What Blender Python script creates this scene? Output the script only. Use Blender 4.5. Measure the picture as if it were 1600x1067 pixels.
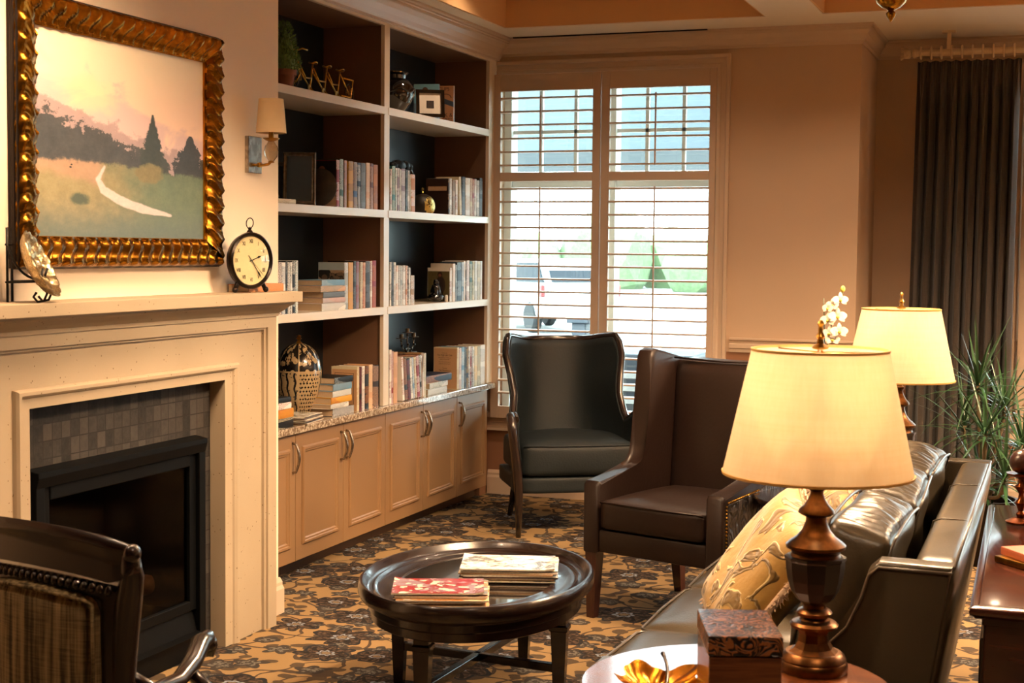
import bpy, bmesh, math, random
from mathutils import Vector, Matrix
random.seed(7)
PI = math.pi
for o in list(bpy.data.objects): bpy.data.objects.remove(o, do_unlink=True)
scene = bpy.context.scene
C = scene.collection

# ------------------------------------------------------------------ camera
cam_data = bpy.data.cameras.new('camera')
cam = bpy.data.objects.new('camera', cam_data)
C.objects.link(cam)
yaw, pitch, roll = -0.354632, -0.0614109, 0.00980146
cy_, sy_, cp_, sp_, cr_, sr_ = math.cos(yaw), math.sin(yaw), math.cos(pitch), math.sin(pitch), math.cos(roll), math.sin(roll)
fw = Vector((sy_*cp_, cy_*cp_, sp_))
rt0 = Vector((cy_, -sy_, 0))
up0 = rt0.cross(fw)
rt = rt0*cr_ + up0*sr_
up = -rt0*sr_ + up0*cr_
m = Matrix((rt, up, -fw)).transposed().to_4x4()
m.translation = Vector((0, 0, 1.62))
cam.matrix_world = m
cam_data.sensor_width = 36
cam_data.lens = 2307.1*36/1600
cam_data.clip_start = 0.05
cam_data.dof.use_dof = True
cam_data.dof.focus_distance = 7.0
cam_data.dof.aperture_fstop = 9.0
scene.camera = cam

# ------------------------------------------------------------------ colour management
scene.view_settings.view_transform = 'Standard'
scene.view_settings.look = 'None'
scene.view_settings.exposure = 0.10
scene.view_settings.gamma = 1.0
scene.view_settings.use_curve_mapping = False

# ------------------------------------------------------------------ world: bright overcast daylight
world = bpy.data.worlds.new('overcast_sky')
scene.world = world
world.use_nodes = True
world.node_tree.nodes['Background'].inputs[0].default_value = (0.80, 0.93, 1.0, 1)
world.node_tree.nodes['Background'].inputs[1].default_value = 20.0

def area_portal(name, loc, rot, sx, sy):
    L = bpy.data.lights.new(name, 'AREA'); L.shape = 'RECTANGLE'; L.size = sx; L.size_y = sy
    L.cycles.is_portal = True
    o = bpy.data.objects.new(name, L); C.objects.link(o); o.location = loc; o.rotation_euler = rot
    return o
# light portals sit in the window openings and only guide the sky's own light
area_portal('window_daylight', (-2.72, 9.42, 1.6), (-PI/2, 0, 0), 1.55, 2.15)
area_portal('alcove_daylight', (1.48, 10.22, 1.6), (-PI/2, 0, 0), 3.4, 2.25)

# ------------------------------------------------------------------ colour and node helpers
def lin(c):
    return c/12.92 if c <= 0.04045 else ((c+0.055)/1.055)**2.4
def rgb(h):
    h = h.lstrip('#')
    return tuple(lin(int(h[i:i+2], 16)/255) for i in (0, 2, 4)) + (1,)

class V:
    """a socket with arithmetic, so patterns read as formulas"""
    def __init__(s, nt, sock): s.nt, s.s = nt, sock
    def _m(s, op, *a):
        n = s.nt.nodes.new('ShaderNodeMath'); n.operation = op
        for i, v in enumerate((s,)+a):
            if isinstance(v, V): s.nt.links.new(v.s, n.inputs[i])
            else: n.inputs[i].default_value = v
        return V(s.nt, n.outputs[0])
    def __add__(s, o): return s._m('ADD', o)
    def __radd__(s, o): return s._m('ADD', o)
    def __sub__(s, o): return s._m('SUBTRACT', o)
    def __rsub__(s, o): return s._m('MULTIPLY', -1.0)._m('ADD', o)
    def __mul__(s, o): return s._m('MULTIPLY', o)
    def __rmul__(s, o): return s._m('MULTIPLY', o)
    def __truediv__(s, o): return s._m('DIVIDE', o)
    def abs(s): return s._m('ABSOLUTE')
    def sin(s): return s._m('SINE')
    def cos(s): return s._m('COSINE')
    def frac(s): return s._m('FRACT')
    def floor(s): return s._m('FLOOR')
    def lt(s, o): return s._m('LESS_THAN', o)
    def gt(s, o): return s._m('GREATER_THAN', o)
    def mn(s, o): return s._m('MINIMUM', o)
    def mx(s, o): return s._m('MAXIMUM', o)
    def pow(s, o): return s._m('POWER', o)
    def atan2(s, o): return s._m('ARCTAN2', o)
    def step(s, a, b):
        n = s.nt.nodes.new('ShaderNodeMapRange'); n.clamp = True; n.interpolation_type = 'SMOOTHSTEP'
        s.nt.links.new(s.s, n.inputs[0]); n.inputs[1].default_value = a; n.inputs[2].default_value = b
        return V(s.nt, n.outputs[0])

class Mat:
    def __init__(s, name, color='#808080', rough=0.5, metal=0.0, spec=0.5, coat=0.0, sheen=0.0):
        s.m = bpy.data.materials.new(name); s.m.use_nodes = True
        s.nt = s.m.node_tree; s.b = s.nt.nodes['Principled BSDF']
        s.b.inputs['Base Color'].default_value = rgb(color)
        s.b.inputs['Roughness'].default_value = rough
        s.b.inputs['Metallic'].default_value = metal
        s.b.inputs['Specular IOR Level'].default_value = spec
        s.b.inputs['Coat Weight'].default_value = coat
        s.b.inputs['Coat Roughness'].default_value = 0.08
        s.b.inputs['Sheen Weight'].default_value = sheen
    def coords(s, kind='Object', scale=(1, 1, 1), loc=(0, 0, 0), rot=(0, 0, 0)):
        t = s.nt.nodes.new('ShaderNodeTexCoord'); mp = s.nt.nodes.new('ShaderNodeMapping')
        mp.inputs[1].default_value = loc; mp.inputs[2].default_value = rot; mp.inputs[3].default_value = scale
        s.nt.links.new(t.outputs[kind], mp.inputs[0]); return mp.outputs[0]
    def xyz(s, vec):
        n = s.nt.nodes.new('ShaderNodeSeparateXYZ'); s.nt.links.new(vec, n.inputs[0])
        return [V(s.nt, o) for o in n.outputs]
    def vec(s, x, y, z=0.0):
        n = s.nt.nodes.new('ShaderNodeCombineXYZ')
        for i, v in enumerate((x, y, z)):
            if isinstance(v, V): s.nt.links.new(v.s, n.inputs[i])
            else: n.inputs[i].default_value = v
        return n.outputs[0]
    def noise(s, vec, scale=5, detail=3, rough=0.5, dist=0.0, color=False):
        n = s.nt.nodes.new('ShaderNodeTexNoise'); s.nt.links.new(vec, n.inputs['Vector'])
        n.inputs['Scale'].default_value = scale; n.inputs['Detail'].default_value = detail
        n.inputs['Roughness'].default_value = rough; n.inputs['Distortion'].default_value = dist
        return n.outputs['Color'] if color else V(s.nt, n.outputs['Fac'])
    def voro(s, vec, scale=5, feature='F1', rnd=1.0, dims='3D'):
        n = s.nt.nodes.new('ShaderNodeTexVoronoi'); n.voronoi_dimensions = dims; n.feature = feature
        s.nt.links.new(vec, n.inputs['Vector']); n.inputs['Scale'].default_value = scale
        n.inputs['Randomness'].default_value = rnd
        return n
    def mix(s, f, a, b):
        n = s.nt.nodes.new('ShaderNodeMix'); n.data_type = 'RGBA'
        if isinstance(f, V): s.nt.links.new(f.s, n.inputs[0])
        else: n.inputs[0].default_value = f
        for i, v in ((6, a), (7, b)):
            if isinstance(v, str): n.inputs[i].default_value = rgb(v)
            elif isinstance(v, tuple): n.inputs[i].default_value = v
            else: s.nt.links.new(v, n.inputs[i])
        return n.outputs[2]
    def color(s, c): s.nt.links.new(c, s.b.inputs['Base Color']); return s
    def rough(s, v): s.nt.links.new(v.s, s.b.inputs['Roughness']); return s
    def bump(s, h, strength=0.3, dist=0.01):
        n = s.nt.nodes.new('ShaderNodeBump'); n.inputs['Strength'].default_value = strength
        n.inputs['Distance'].default_value = dist; s.nt.links.new(h.s, n.inputs['Height'])
        s.nt.links.new(n.outputs[0], s.b.inputs['Normal']); return s

def plain(name, color, rough=0.5, metal=0.0, spec=0.5, coat=0.0, var=0.06, scale=18, bump=0.0, sheen=0.0):
    M = Mat(name, color, rough, metal, spec, coat, sheen)
    n = M.noise(M.coords(), scale, 4)
    c = rgb(color); d = tuple(max(0, x*(1-var*2.2)) for x in c[:3])+(1,); e = tuple(min(1, x*(1+var*1.6)) for x in c[:3])+(1,)
    M.color(M.mix(n, d, e))
    if bump: M.bump(n, bump, 0.004)
    return M.m

# ------------------------------------------------------------------ materials
MT = {}
def wall_mat(name, color):
    M = Mat(name, color, 0.75, spec=0.25)
    v = M.coords()
    n = M.noise(v, 1.2, 3); w = M.noise(v, 160, 2)
    c = rgb(color)
    M.color(M.mix(n, tuple(x*.95 for x in c[:3])+(1,), tuple(min(1, x*1.04) for x in c[:3])+(1,)))
    M.bump(w, 0.25, 0.001); return M.m
MT['breast'] = wall_mat('lit_wall_paint', '#e8d6bf')  # the one wall paint, lightened to hold the light falling on the breast
MT['wall'] = wall_mat('tan_wall_paint', '#bda288')
MT['lowwall'] = wall_mat('brown_wainscot_paint', '#8a6248')
MT['ceiling'] = wall_mat('ceiling_paint', '#e2d6c4')
MT['tray'] = wall_mat('tray_paint', '#d6ab7a')
MT['trim'] = plain('cream_trim_paint', '#c4ac94', 0.38, var=0.02, scale=4)
MT['shutter'] = plain('shutter_paint', '#bba38d', 0.42, var=0.02, scale=4)
MT['sash'] = plain('window_sash_paint', '#dfe4e2', 0.4, var=0.02)
MT['cabinet'] = plain('taupe_cabinet_paint', '#8c6b49', 0.4, var=0.03, scale=3)
MT['case'] = plain('bookcase_paint', '#6e503d', 0.42, var=0.03, scale=3)
MT['edge'] = plain('bookcase_edge_paint', '#d8c8b2', 0.30, var=0.03, scale=3)
MT['kick'] = plain('toe_kick_paint', '#4b3627', 0.6)
MT['backpanel'] = plain('dark_teal_back_panel', '#162127', 0.30, var=0.1, scale=5)
MT['wood_dark'] = None

def wood(name, c1, c2, rough=0.25, coat=0.4, scale=(1.5, 14, 14), bump=0.02):
    M = Mat(name, c1, rough, coat=coat)
    v = M.coords(scale=scale)
    n = M.noise(v, 2.2, 5, 0.6, 1.2); f = M.noise(v, 14, 3)
    M.color(M.mix((n*0.75+f*0.25).step(0.3, 0.7), c1, c2)); M.bump(f, bump, 0.002); return M.m
MT['mahogany'] = wood('dark_mahogany', '#0e0605', '#1c0c08', 0.26, 0.3)
MT['walnut'] = wood('walnut', '#4a2412', '#7a4522', 0.22, 0.5)
MT['ebony'] = wood('ebonised_wood', '#17100e', '#241612', 0.22, 0.6)
MT['cherry'] = wood('cherry_wood', '#2c120b', '#431d10', 0.16, 0.6)
MT['reddish'] = wood('reddish_leg_wood', '#2c140c', '#421e12', 0.3, 0.3, (14, 14, 2))
MT['lampwood'] = None

def leather(name, c1, c2, rough=0.34, scale=90, coat=0.0):
    M = Mat(name, c1, rough, coat=coat, spec=0.30)
    v = M.coords()
    n = M.noise(v, 4, 4); vo = M.voro(v, scale); g = V(M.nt, vo.outputs['Distance'])
    M.color(M.mix(n, c1, c2)); M.rough(n*0.16+(rough-0.08)); M.bump(g+n*0.6, 0.2, 0.002); return M.m
MT['leather_sofa'] = leather('dark_olive_leather', '#332c20', '#423828', 0.33, 150)
MT['leather_black'] = leather('black_green_leather', '#0e1315', '#171e20', 0.56)
MT['leather_brown'] = leather('brown_leather', '#150b07', '#1f120c', 0.42, 60)

def tooled():
    M = Mat('tooled_croc_leather', '#2a2624', 0.35)
    v = M.coords(scale=(1, 1, 0.55)); d = M.noise(v, 12, 2, color=True)
    n = M.nt.nodes.new('ShaderNodeMix'); n.data_type = 'RGBA'; n.inputs[0].default_value = 0.12
    M.nt.links.new(v, n.inputs[6]); M.nt.links.new(d, n.inputs[7])
    vo = M.voro(n.outputs[2], 26, 'DISTANCE_TO_EDGE'); e = V(M.nt, vo.outputs['Distance'])
    f = e.step(0.0, 0.25)
    M.color(M.mix(f, '#151110', '#3b3432')); M.bump(f, 0.8, 0.006); return M.m
MT['tooled'] = tooled()
MT['piping'] = plain('leather_piping', '#4a4136', 0.3)

def stone():
    M = Mat('cast_limestone', '#cdb897', 0.7, spec=0.3)
    v = M.coords(); n = M.noise(v, 3, 4); p = M.voro(v, 55); q = M.noise(v, 25, 2)
    pit = (V(M.nt, p.outputs['Distance'])).lt(0.16)*q.gt(0.56)
    base = M.mix(n, '#9c8a72', '#ab9a82')
    M.color(M.mix(pit, base, '#75624a')); M.bump((1.0-pit)*1.0+M.noise(v, 200, 2)*0.15, 0.5, 0.003); return M.m
MT['stone'] = stone()

def tiles():
    M = Mat('slate_mosaic_tile', '#4b4540', 0.7, spec=0.25)
    v = M.coords(); x, y, z = M.xyz(v)
    a = y/0.052; b = z/0.052 + (a.floor()*0.5)
    row = z/0.060; off = row.floor()
    fy = (y/0.050).frac(); fz = row.frac()
    g = ((fy-0.5).abs().gt(0.455))._m('MAXIMUM', (fz-0.5).abs().gt(0.462))
    cell = M.vec((y/0.050).floor(), row.floor(), 0.0)
    w = M.nt.nodes.new('ShaderNodeTexWhiteNoise'); M.nt.links.new(cell, w.inputs[0])
    t = V(M.nt, w.outputs[0]); n = M.noise(v, 40, 4, 0.65)
    base = M.mix((t*0.55+n*0.6).step(0.15, 1.0), '#191716', '#403b37')
    M.color(M.mix(g, base, '#221e1c')); M.bump((1.0-g)+n*0.3, 0.7, 0.004); return M.m
MT['tile'] = tiles()

def granite():
    M = Mat('speckled_granite', '#b8a48c', 0.12, coat=0.4)
    v = M.coords(); a = M.noise(v, 60, 3, 0.7); b = V(M.nt, M.voro(v, 130).outputs['Distance'])
    c = M.mix(a.step(0.40, 0.62), '#7a6450', '#cbb9a2'); M.color(M.mix(b.lt(0.22)*a.gt(0.5), c, '#3b2c22')); return M.m
MT['granite'] = granite()

def carpet():
    M = Mat('floral_carpet', '#b08a50', 0.95, spec=0.1)
    v = M.coords(); x, y, z = M.xyz(v)
    wn = M.noise(v, 7, 2, color=True)
    def warp(amt, src):
        n = M.nt.nodes.new('ShaderNodeVectorMath'); n.operation = 'MULTIPLY_ADD'
        M.nt.links.new(wn, n.inputs[0]); n.inputs[1].default_value = (amt, amt, 0); M.nt.links.new(src, n.inputs[2]); return n.outputs[0]
    def flower(scale, rmax, petals, offset, seed_loc):
        vv = M.coords(loc=seed_loc); vv = warp(0.05, vv)
        vo = M.voro(vv, scale, 'F1', 0.75, '2D')
        sub = M.nt.nodes.new('ShaderNodeVectorMath'); sub.operation = 'SUBTRACT'
        M.nt.links.new(vv, sub.inputs[0]); M.nt.links.new(vo.outputs['Position'], sub.inputs[1])
        dx, dy, _ = M.xyz(sub.outputs[0])
        cr, cg, cb = M.xyz(vo.outputs['Color'])
        # Position is in texture space already divided by scale
        r = (dx*dx+dy*dy*1.25).pow(0.5)
        th = dy.atan2(dx)
        ripple = ((th*petals+cr*6.28).sin().abs())*0.34 + ((th*(petals*2.0)+cg*6.28).sin())*0.10
        R = (0.66+ripple)*rmax*(cb*0.4+0.75)
        q = r/R
        return q, th, cr
    q1, th1, c1 = flower(2.75, 0.150, 3.5, 0, (0, 0, 0))
    q2, th2, c2 = flower(5.0, 0.074, 2.5, 0, (3.31, 1.73, 0))
    q3, th3, c3 = flower(7.5, 0.040, 1.0, 0, (7.7, 5.1, 0))
    n1 = M.noise(warp(0.10, v), 3.0, 0.6, 0.4); n2 = M.noise(M.coords(loc=(4, 9, 0)), 3.6, 0.6, 0.4)
    vine = ((n1-0.5).abs().lt(0.0120))._m('MAXIMUM', (n2-0.47).abs().lt(0.0110))
    fine = M.noise(v, 55, 3, 0.6); pile = M.noise(v, 420, 2)
    gold = M.mix(M.noise(v, 2.0, 2), '#8b704c', '#a5885e')
    c = M.mix(vine, gold, '#4d4034')
    c = M.mix(q3.lt(1.0), c, '#544636')
    c = M.mix(q2.lt(1.0), c, '#3c3733'); c = M.mix(q2.lt(0.62)*fine.gt(0.5), c, '#6e6a62')
    body = M.mix(fine.step(0.42, 0.62), '#2b2421', '#5d4c3e')
    c = M.mix(q1.lt(1.0), c, '#23262a'); c = M.mix(q1.lt(0.86), c, body)
    veins = (th1*9.0+q1*5.0).sin().gt(0.55)*q1.lt(0.8)*q1.gt(0.3)
    c = M.mix(veins, c, '#1f1d1d')
    c = M.mix((q1-0.27).abs().lt(0.045), c, '#8b94a0'); c = M.mix(q1.lt(0.16), c, '#7d6a52')
    c = M.mix(pile*0.35, c, '#2a2018')
    M.color(c); M.bump(pile, 0.6, 0.004); return M.m
MT['carpet'] = carpet()

def metal(name, color, rough=0.3, bump=0.0, scale=40):
    M = Mat(name, color, rough, 1.0)
    n = M.noise(M.coords(), scale, 3); c = rgb(color)
    M.color(M.mix(n.step(0.35, 0.7), tuple(x*.55 for x in c[:3])+(1,), c))
    if bump: M.bump(n, bump, 0.003)
    return M.m
MT['gilt'] = metal('antique_gilt', '#9c6a20', 0.27, 0.2, 22)
MT['gold'] = metal('gold_leaf_metal', '#d08a20', 0.28, 0.1, 20)
MT['brasschand'] = metal('polished_brass', '#b8852e', 0.2)
MT['brass'] = metal('aged_brass', '#c8943e', 0.28)
MT['nickel'] = metal('brushed_nickel', '#c9bfb2', 0.22)
MT['lampwood'] = metal('aged_bronze_lamp', '#6b4626', 0.34)
MT['lampcup'] = plain('dark_lamp_urn', '#160d08', 0.38)
MT['pewter'] = metal('dark_pewter', '#7a6d5e', 0.4)
MT['iron'] = plain('black_iron', '#14110f', 0.5, 0.6)
MT['bronze'] = plain('dark_bronze', '#1e1612', 0.28, 0.7)
MT['silver'] = metal('tarnished_silver_gilt', '#d8c49a', 0.28, 0.2, 190)
MT['black_gloss'] = plain('black_glaze', '#060607', 0.08, coat=0.6)
MT['black_metal'] = plain('black_powder_coat', '#050607', 0.5, 0.0, spec=0.12)
MT['firebox'] = plain('soot_firebrick', '#17120f', 0.85, scale=30)
MT['log'] = plain('charred_log', '#a5795a', 0.9, var=0.3, scale=14, bump=0.6)
MT['terracotta'] = plain('terracotta', '#7c4a30', 0.8, var=0.12)
MT['leaf'] = plain('boxwood_leaf', '#5f7d36', 0.5, var=0.35, scale=60)
MT['leaf_dark'] = plain('dracaena_leaf', '#2c4a2c', 0.3, var=0.3, scale=12)
MT['bark'] = plain('plant_cane', '#6e5b40', 0.8, var=0.2)
MT['soil'] = plain('potting_soil', '#1e1610', 0.95)
MT['orchid'] = plain('orchid_petal', '#d2c4b6', 0.5, var=0.03)
MT['orchid_core'] = plain('orchid_throat', '#c9b84a', 0.5)
MT['stem_green'] = plain('flower_stem', '#39401f', 0.5)
MT['rodwood'] = plain('cream_rod_wood', '#cdb390', 0.45, var=0.1, scale=8)
MT['pageblock'] = plain('page_paper', '#b39a7c', 0.9, var=0.12, scale=300)
MT['paper'] = plain('white_paper', '#e8e2d6', 0.7, var=0.03)
MT['ink'] = plain('printed_ink', '#2b211a', 0.6)
MT['ink_white'] = plain('white_ink', '#e9e3d8', 0.6)
MT['face_cream'] = plain('clock_dial_paper', '#d9bf94', 0.6, var=0.05)
MT['asphalt'] = plain('pale_asphalt', '#8f908e', 0.9, scale=3)
MT['canopy'] = plain('slate_porch_fascia', '#3a474e', 0.7)
MT['carwhite'] = plain('white_car_paint', '#8c8e90', 0.5)
MT['cartyre'] = plain('car_tyre_rubber', '#0c0d0e', 0.8)
MT['carred'] = plain('red_tail_light', '#5c0805', 0.5)
MT['carglass'] = plain('dark_car_glass', '#1a2026', 0.5, spec=0.1)
MT['hedge'] = plain('pale_hedge_leaves', '#5f7350', 0.9, var=0.3, scale=8)
MT['unit'] = plain('outdoor_unit_metal', '#1d2630', 0.6)
MT['stoneplate'] = plain('dark_mottled_stone', '#3b3732', 0.45, var=0.45, scale=22)
_M = Mat('gilded_openwork', '#d2b45a', 0.35, 0.9)
_h = V(_M.nt, _M.voro(_M.coords(), 70).outputs['Distance']).lt(0.33); _M.color(_M.mix(_h, '#cdb468', '#1d150c')); MT['globe_gold'] = _M.m
MT['globe_dark'] = plain('dark_embossed_shell', '#1d1813', 0.5, var=0.4, scale=60)

def curtain_mat():
    M = Mat('charcoal_slub_curtain', '#2f2823', 0.85, spec=0.2, sheen=0.2)
    v = M.coords(scale=(30, 30, 260)); a = M.noise(v, 1, 3); b = M.noise(M.coords(scale=(260, 260, 20)), 1, 3)
    M.color(M.mix((a+b)*0.5, '#1a1613', '#4b423b')); M.bump(a+b, 0.3, 0.002); return M.m
MT['curtain'] = curtain_mat()

def stripe_fabric():
    M = Mat('striped_slub_fabric', '#8a7350', 0.9, spec=0.2)
    a = M.noise(M.coords(scale=(70, 70, 2.5)), 1, 4, 0.6); b = M.noise(M.coords(scale=(12, 12, 300)), 1, 2)
    M.color(M.mix((a*0.8+b*0.2).step(0.35, 0.66), '#39301f', '#a08a62')); M.bump(a+b, 0.3, 0.002); return M.m
MT['stripe'] = stripe_fabric()

def gold_brocade():
    M = Mat('gold_leaf_brocade', '#b08a3a', 0.5, sheen=0.3)
    v = M.coords(); n = M.noise(v, 7, 2, 0.5, 1.6); w = M.noise(v, 38, 3)
    ridge = (n*26.0).sin()
    f = ridge.step(-0.2, 0.6)*n.gt(0.42)
    c = M.mix(f, '#b58e45', '#6d5424'); c = M.mix((n-0.5).abs().lt(0.012), c, '#e6c987'); c = M.mix(w*0.5, c, '#8f6c2c')
    M.color(c); M.bump(ridge*f+w*0.4, 0.8, 0.008); return M.m
MT['brocade'] = gold_brocade()
MT['goldcloth'] = plain('plain_gold_satin', '#a8832f', 0.4, var=0.15, scale=9, bump=0.4, sheen=0.3)
MT['fringe'] = plain('pale_fringe_yarn', '#c9ab8d', 0.9, var=0.2, scale=80)

def shade_mat():
    M = Mat('linen_lamp_shade', '#f2dcb0', 0.9, spec=0.1)
    nt = M.nt; out = nt.nodes['Material Output']
    a = M.noise(M.coords(scale=(3, 3, 160)), 1, 3); b = M.noise(M.coords(scale=(120, 120, 3)), 1, 3)
    col = M.mix((a+b)*0.5, '#f0dcb8', '#fbf1dc')
    M.color(col)
    tr = nt.nodes.new('ShaderNodeBsdfTranslucent'); nt.links.new(col, tr.inputs[0])
    mx = nt.nodes.new('ShaderNodeMixShader'); mx.inputs[0].default_value = 0.65
    nt.links.new(M.b.outputs[0], mx.inputs[1]); nt.links.new(tr.outputs[0], mx.inputs[2]); nt.links.new(mx.outputs[0], out.inputs[0])
    return M.m
MT['shade'] = shade_mat()
MT['shade_trim'] = plain('shade_binding', '#c79a50', 0.8)
MT['shade_cream'] = plain('unlit_cream_shade', '#d8bd94', 0.85, var=0.04)

def glass_mat(name, tint='#f2f8f6', rough=0.0, refl=1.0):
    M = Mat(name); nt = M.nt; out = nt.nodes['Material Output']
    t = nt.nodes.new('ShaderNodeBsdfTransparent'); t.inputs[0].default_value = rgb(tint)
    g = nt.nodes.new('ShaderNodeBsdfGlossy'); g.inputs['Roughness'].default_value = rough
    ge = nt.nodes.new('ShaderNodeNewGeometry'); dt = nt.nodes.new('ShaderNodeVectorMath'); dt.operation = 'DOT_PRODUCT'
    nt.links.new(ge.outputs['Normal'], dt.inputs[0]); nt.links.new(ge.outputs['Incoming'], dt.inputs[1])
    fr = ((1.0-V(nt, dt.outputs['Value']).abs()).pow(5.0)*0.9+0.04)*refl     # thin-pane reflectance, same from both sides
    mx = nt.nodes.new('ShaderNodeMixShader'); nt.links.new(fr.mn(1.0).s, mx.inputs[0])
    nt.links.new(t.outputs[0], mx.inputs[1]); nt.links.new(g.outputs[0], mx.inputs[2]); nt.links.new(mx.outputs[0], out.inputs[0])
    return M.m
MT['glass'] = glass_mat('window_glass')
MT['fireglass'] = glass_mat('dark_fire_glass', '#a8a098', 0.10, 0.5)
MT['crystal'] = glass_mat('crystal', '#e6dccb', 0.05, 3.0)
def emit(name, color, s):
    m = bpy.data.materials.new(name); m.use_nodes = True; nt = m.node_tree; nt.nodes.remove(nt.nodes['Principled BSDF'])
    e = nt.nodes.new('ShaderNodeEmission'); e.inputs[0].default_value = rgb(color); e.inputs[1].default_value = s
    nt.links.new(e.outputs[0], nt.nodes['Material Output'].inputs[0]); return m
MT['bulb'] = emit('lit_bulb', '#ffeed8', 88)
MT['lens'] = emit('added_downlight_lens', '#ffd9a0', 8)

# ------------------------------------------------------------------ geometry helpers
def obj(name, bm, mats, parent=None, smooth=False, loc=None, rot=None):
    me = bpy.data.meshes.new(name)
    bmesh.ops.recalc_face_normals(bm, faces=bm.faces)
    bm.to_mesh(me); bm.free()
    if not isinstance(mats, (list, tuple)): mats = [mats]
    for x in mats: me.materials.append(MT[x] if isinstance(x, str) else x)
    if smooth:
        for p in me.polygons: p.use_smooth = True
        if smooth is not True and hasattr(me, 'set_sharp_from_angle'): me.set_sharp_from_angle(angle=math.radians(smooth))
    o = bpy.data.objects.new(name, me); C.objects.link(o)
    if parent is not None: o.parent = parent
    if loc is not None: o.location = loc
    if rot is not None: o.rotation_euler = rot
    return o
def tag(o, label, cat, group=None):
    o['label'] = label; o['category'] = cat
    if group: o['group'] = group
    return o
def thing(name, label, cat, loc=(0, 0, 0), rot=(0, 0, 0), group=None):
    o = bpy.data.objects.new(name, None); C.objects.link(o); o.location = loc
    o.rotation_euler = rot if isinstance(rot, tuple) else (0, 0, rot)
    o.empty_display_size = 0.05
    return tag(o, label, cat, group)
def struct(name, bm, mats, parent=None, **k):
    o = obj(name, bm, mats, parent, **k)
    if parent is None: o['kind'] = 'structure'
    return o
def B(): return bmesh.new()
def box(bm, x0, x1, y0, y1, z0, z1, mi=0, bev=0.0, seg=2, mat=None):
    vs = [bm.verts.new((x, y, z)) for x in (x0, x1) for y in (y0, y1) for z in (z0, z1)]
    idx = [(0, 1, 3, 2), (4, 6, 7, 5), (0, 4, 5, 1), (2, 3, 7, 6), (0, 2, 6, 4), (1, 5, 7, 3)]
    fs = [bm.faces.new([vs[i] for i in f]) for f in idx]
    for f in fs: f.material_index = mi
    if mat is not None: bmesh.ops.transform(bm, matrix=mat, verts=vs)
    if bev > 0:
        es = list({e for f in fs for e in f.edges})
        r = bmesh.ops.bevel(bm, geom=es, offset=bev, segments=seg, affect='EDGES', profile=0.5)
        for f in r['faces']: f.material_index = mi
    return bm
def soft(bm, x0, x1, y0, y1, z0, z1, r=0.03, crown=0.02, n=10, side=0.0, fn=None, mat=None, mi=0):
    """cushion: a subdivided box with rounded edges and crowned faces"""
    cx, cy, cz = (x0+x1)/2, (y0+y1)/2, (z0+z1)/2; hx, hy, hz = (x1-x0)/2, (y1-y0)/2, (z1-z0)/2
    tb = bmesh.new(); bmesh.ops.create_cube(tb, size=2); bmesh.ops.subdivide_edges(tb, edges=tb.edges, cuts=n, use_grid_fill=True)
    for v in tb.verts:
        a, b, c = v.co
        p = Vector((a*hx, b*hy, c*hz))
        q = Vector((max(-hx+r, min(hx-r, p.x)), max(-hy+r, min(hy-r, p.y)), max(-hz+r, min(hz-r, p.z))))
        d = p-q
        if d.length > 1e-9: p = q + d.normalized()*r
        p.z += (1 if c > 0 else -0.3)*crown*(1-a*a)*(1-b*b)*abs(c)
        p.x += side*a*(1-b*b)*(1-c*c); p.y += side*b*(1-a*a)*(1-c*c)
        p = p+Vector((cx, cy, cz))
        if fn: p = fn(p, a, b, c)
        v.co = p
    if mat is not None: bmesh.ops.transform(tb, matrix=mat, verts=tb.verts)
    merge(bm, tb, mi)
def merge(bm, tb, mi=None):
    mp = {}
    for v in tb.verts: mp[v] = bm.verts.new(v.co)
    for f in tb.faces:
        try:
            nf = bm.faces.new([mp[v] for v in f.verts]); nf.material_index = f.material_index if mi is None else mi; nf.smooth = f.smooth
        except ValueError: pass
    tb.free()
def tube(bm, pts, r, n=10, cap=True, mi=0, flat=1.0, closed=False):
    pts = [Vector(p) for p in pts]; N = len(pts); rings = []
    rr = r if isinstance(r, (list, tuple)) else [r]*N
    prev = None
    for i, p in enumerate(pts):
        if closed: t = pts[(i+1) % N]-pts[i-1]
        else: t = pts[min(i+1, N-1)]-pts[max(i-1, 0)]
        if t.length < 1e-9: t = Vector((0, 0, 1))
        t.normalize()
        if prev is None:
            a = Vector((0, 0, 1)) if abs(t.z) < 0.9 else Vector((1, 0, 0)); u = t.cross(a).normalized()
        else:
            u = (prev-t*prev.dot(t))
            u = u.normalized() if u.length > 1e-6 else t.orthogonal().normalized()
        prev = u; w = t.cross(u)
        rings.append([bm.verts.new(p+u*math.cos(2*PI*k/n)*rr[i]+w*math.sin(2*PI*k/n)*rr[i]*flat) for k in range(n)])
    M_ = N if closed else N-1
    for i in range(M_):
        A, Bq = rings[i], rings[(i+1) % N]
        for k in range(n):
            f = bm.faces.new((A[k], A[(k+1) % n], Bq[(k+1) % n], Bq[k])); f.material_index = mi; f.smooth = True
    if cap and not closed:
        for R_ in (rings[0], rings[-1]):
            f = bm.faces.new(R_); f.material_index = mi
    return bm
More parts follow.
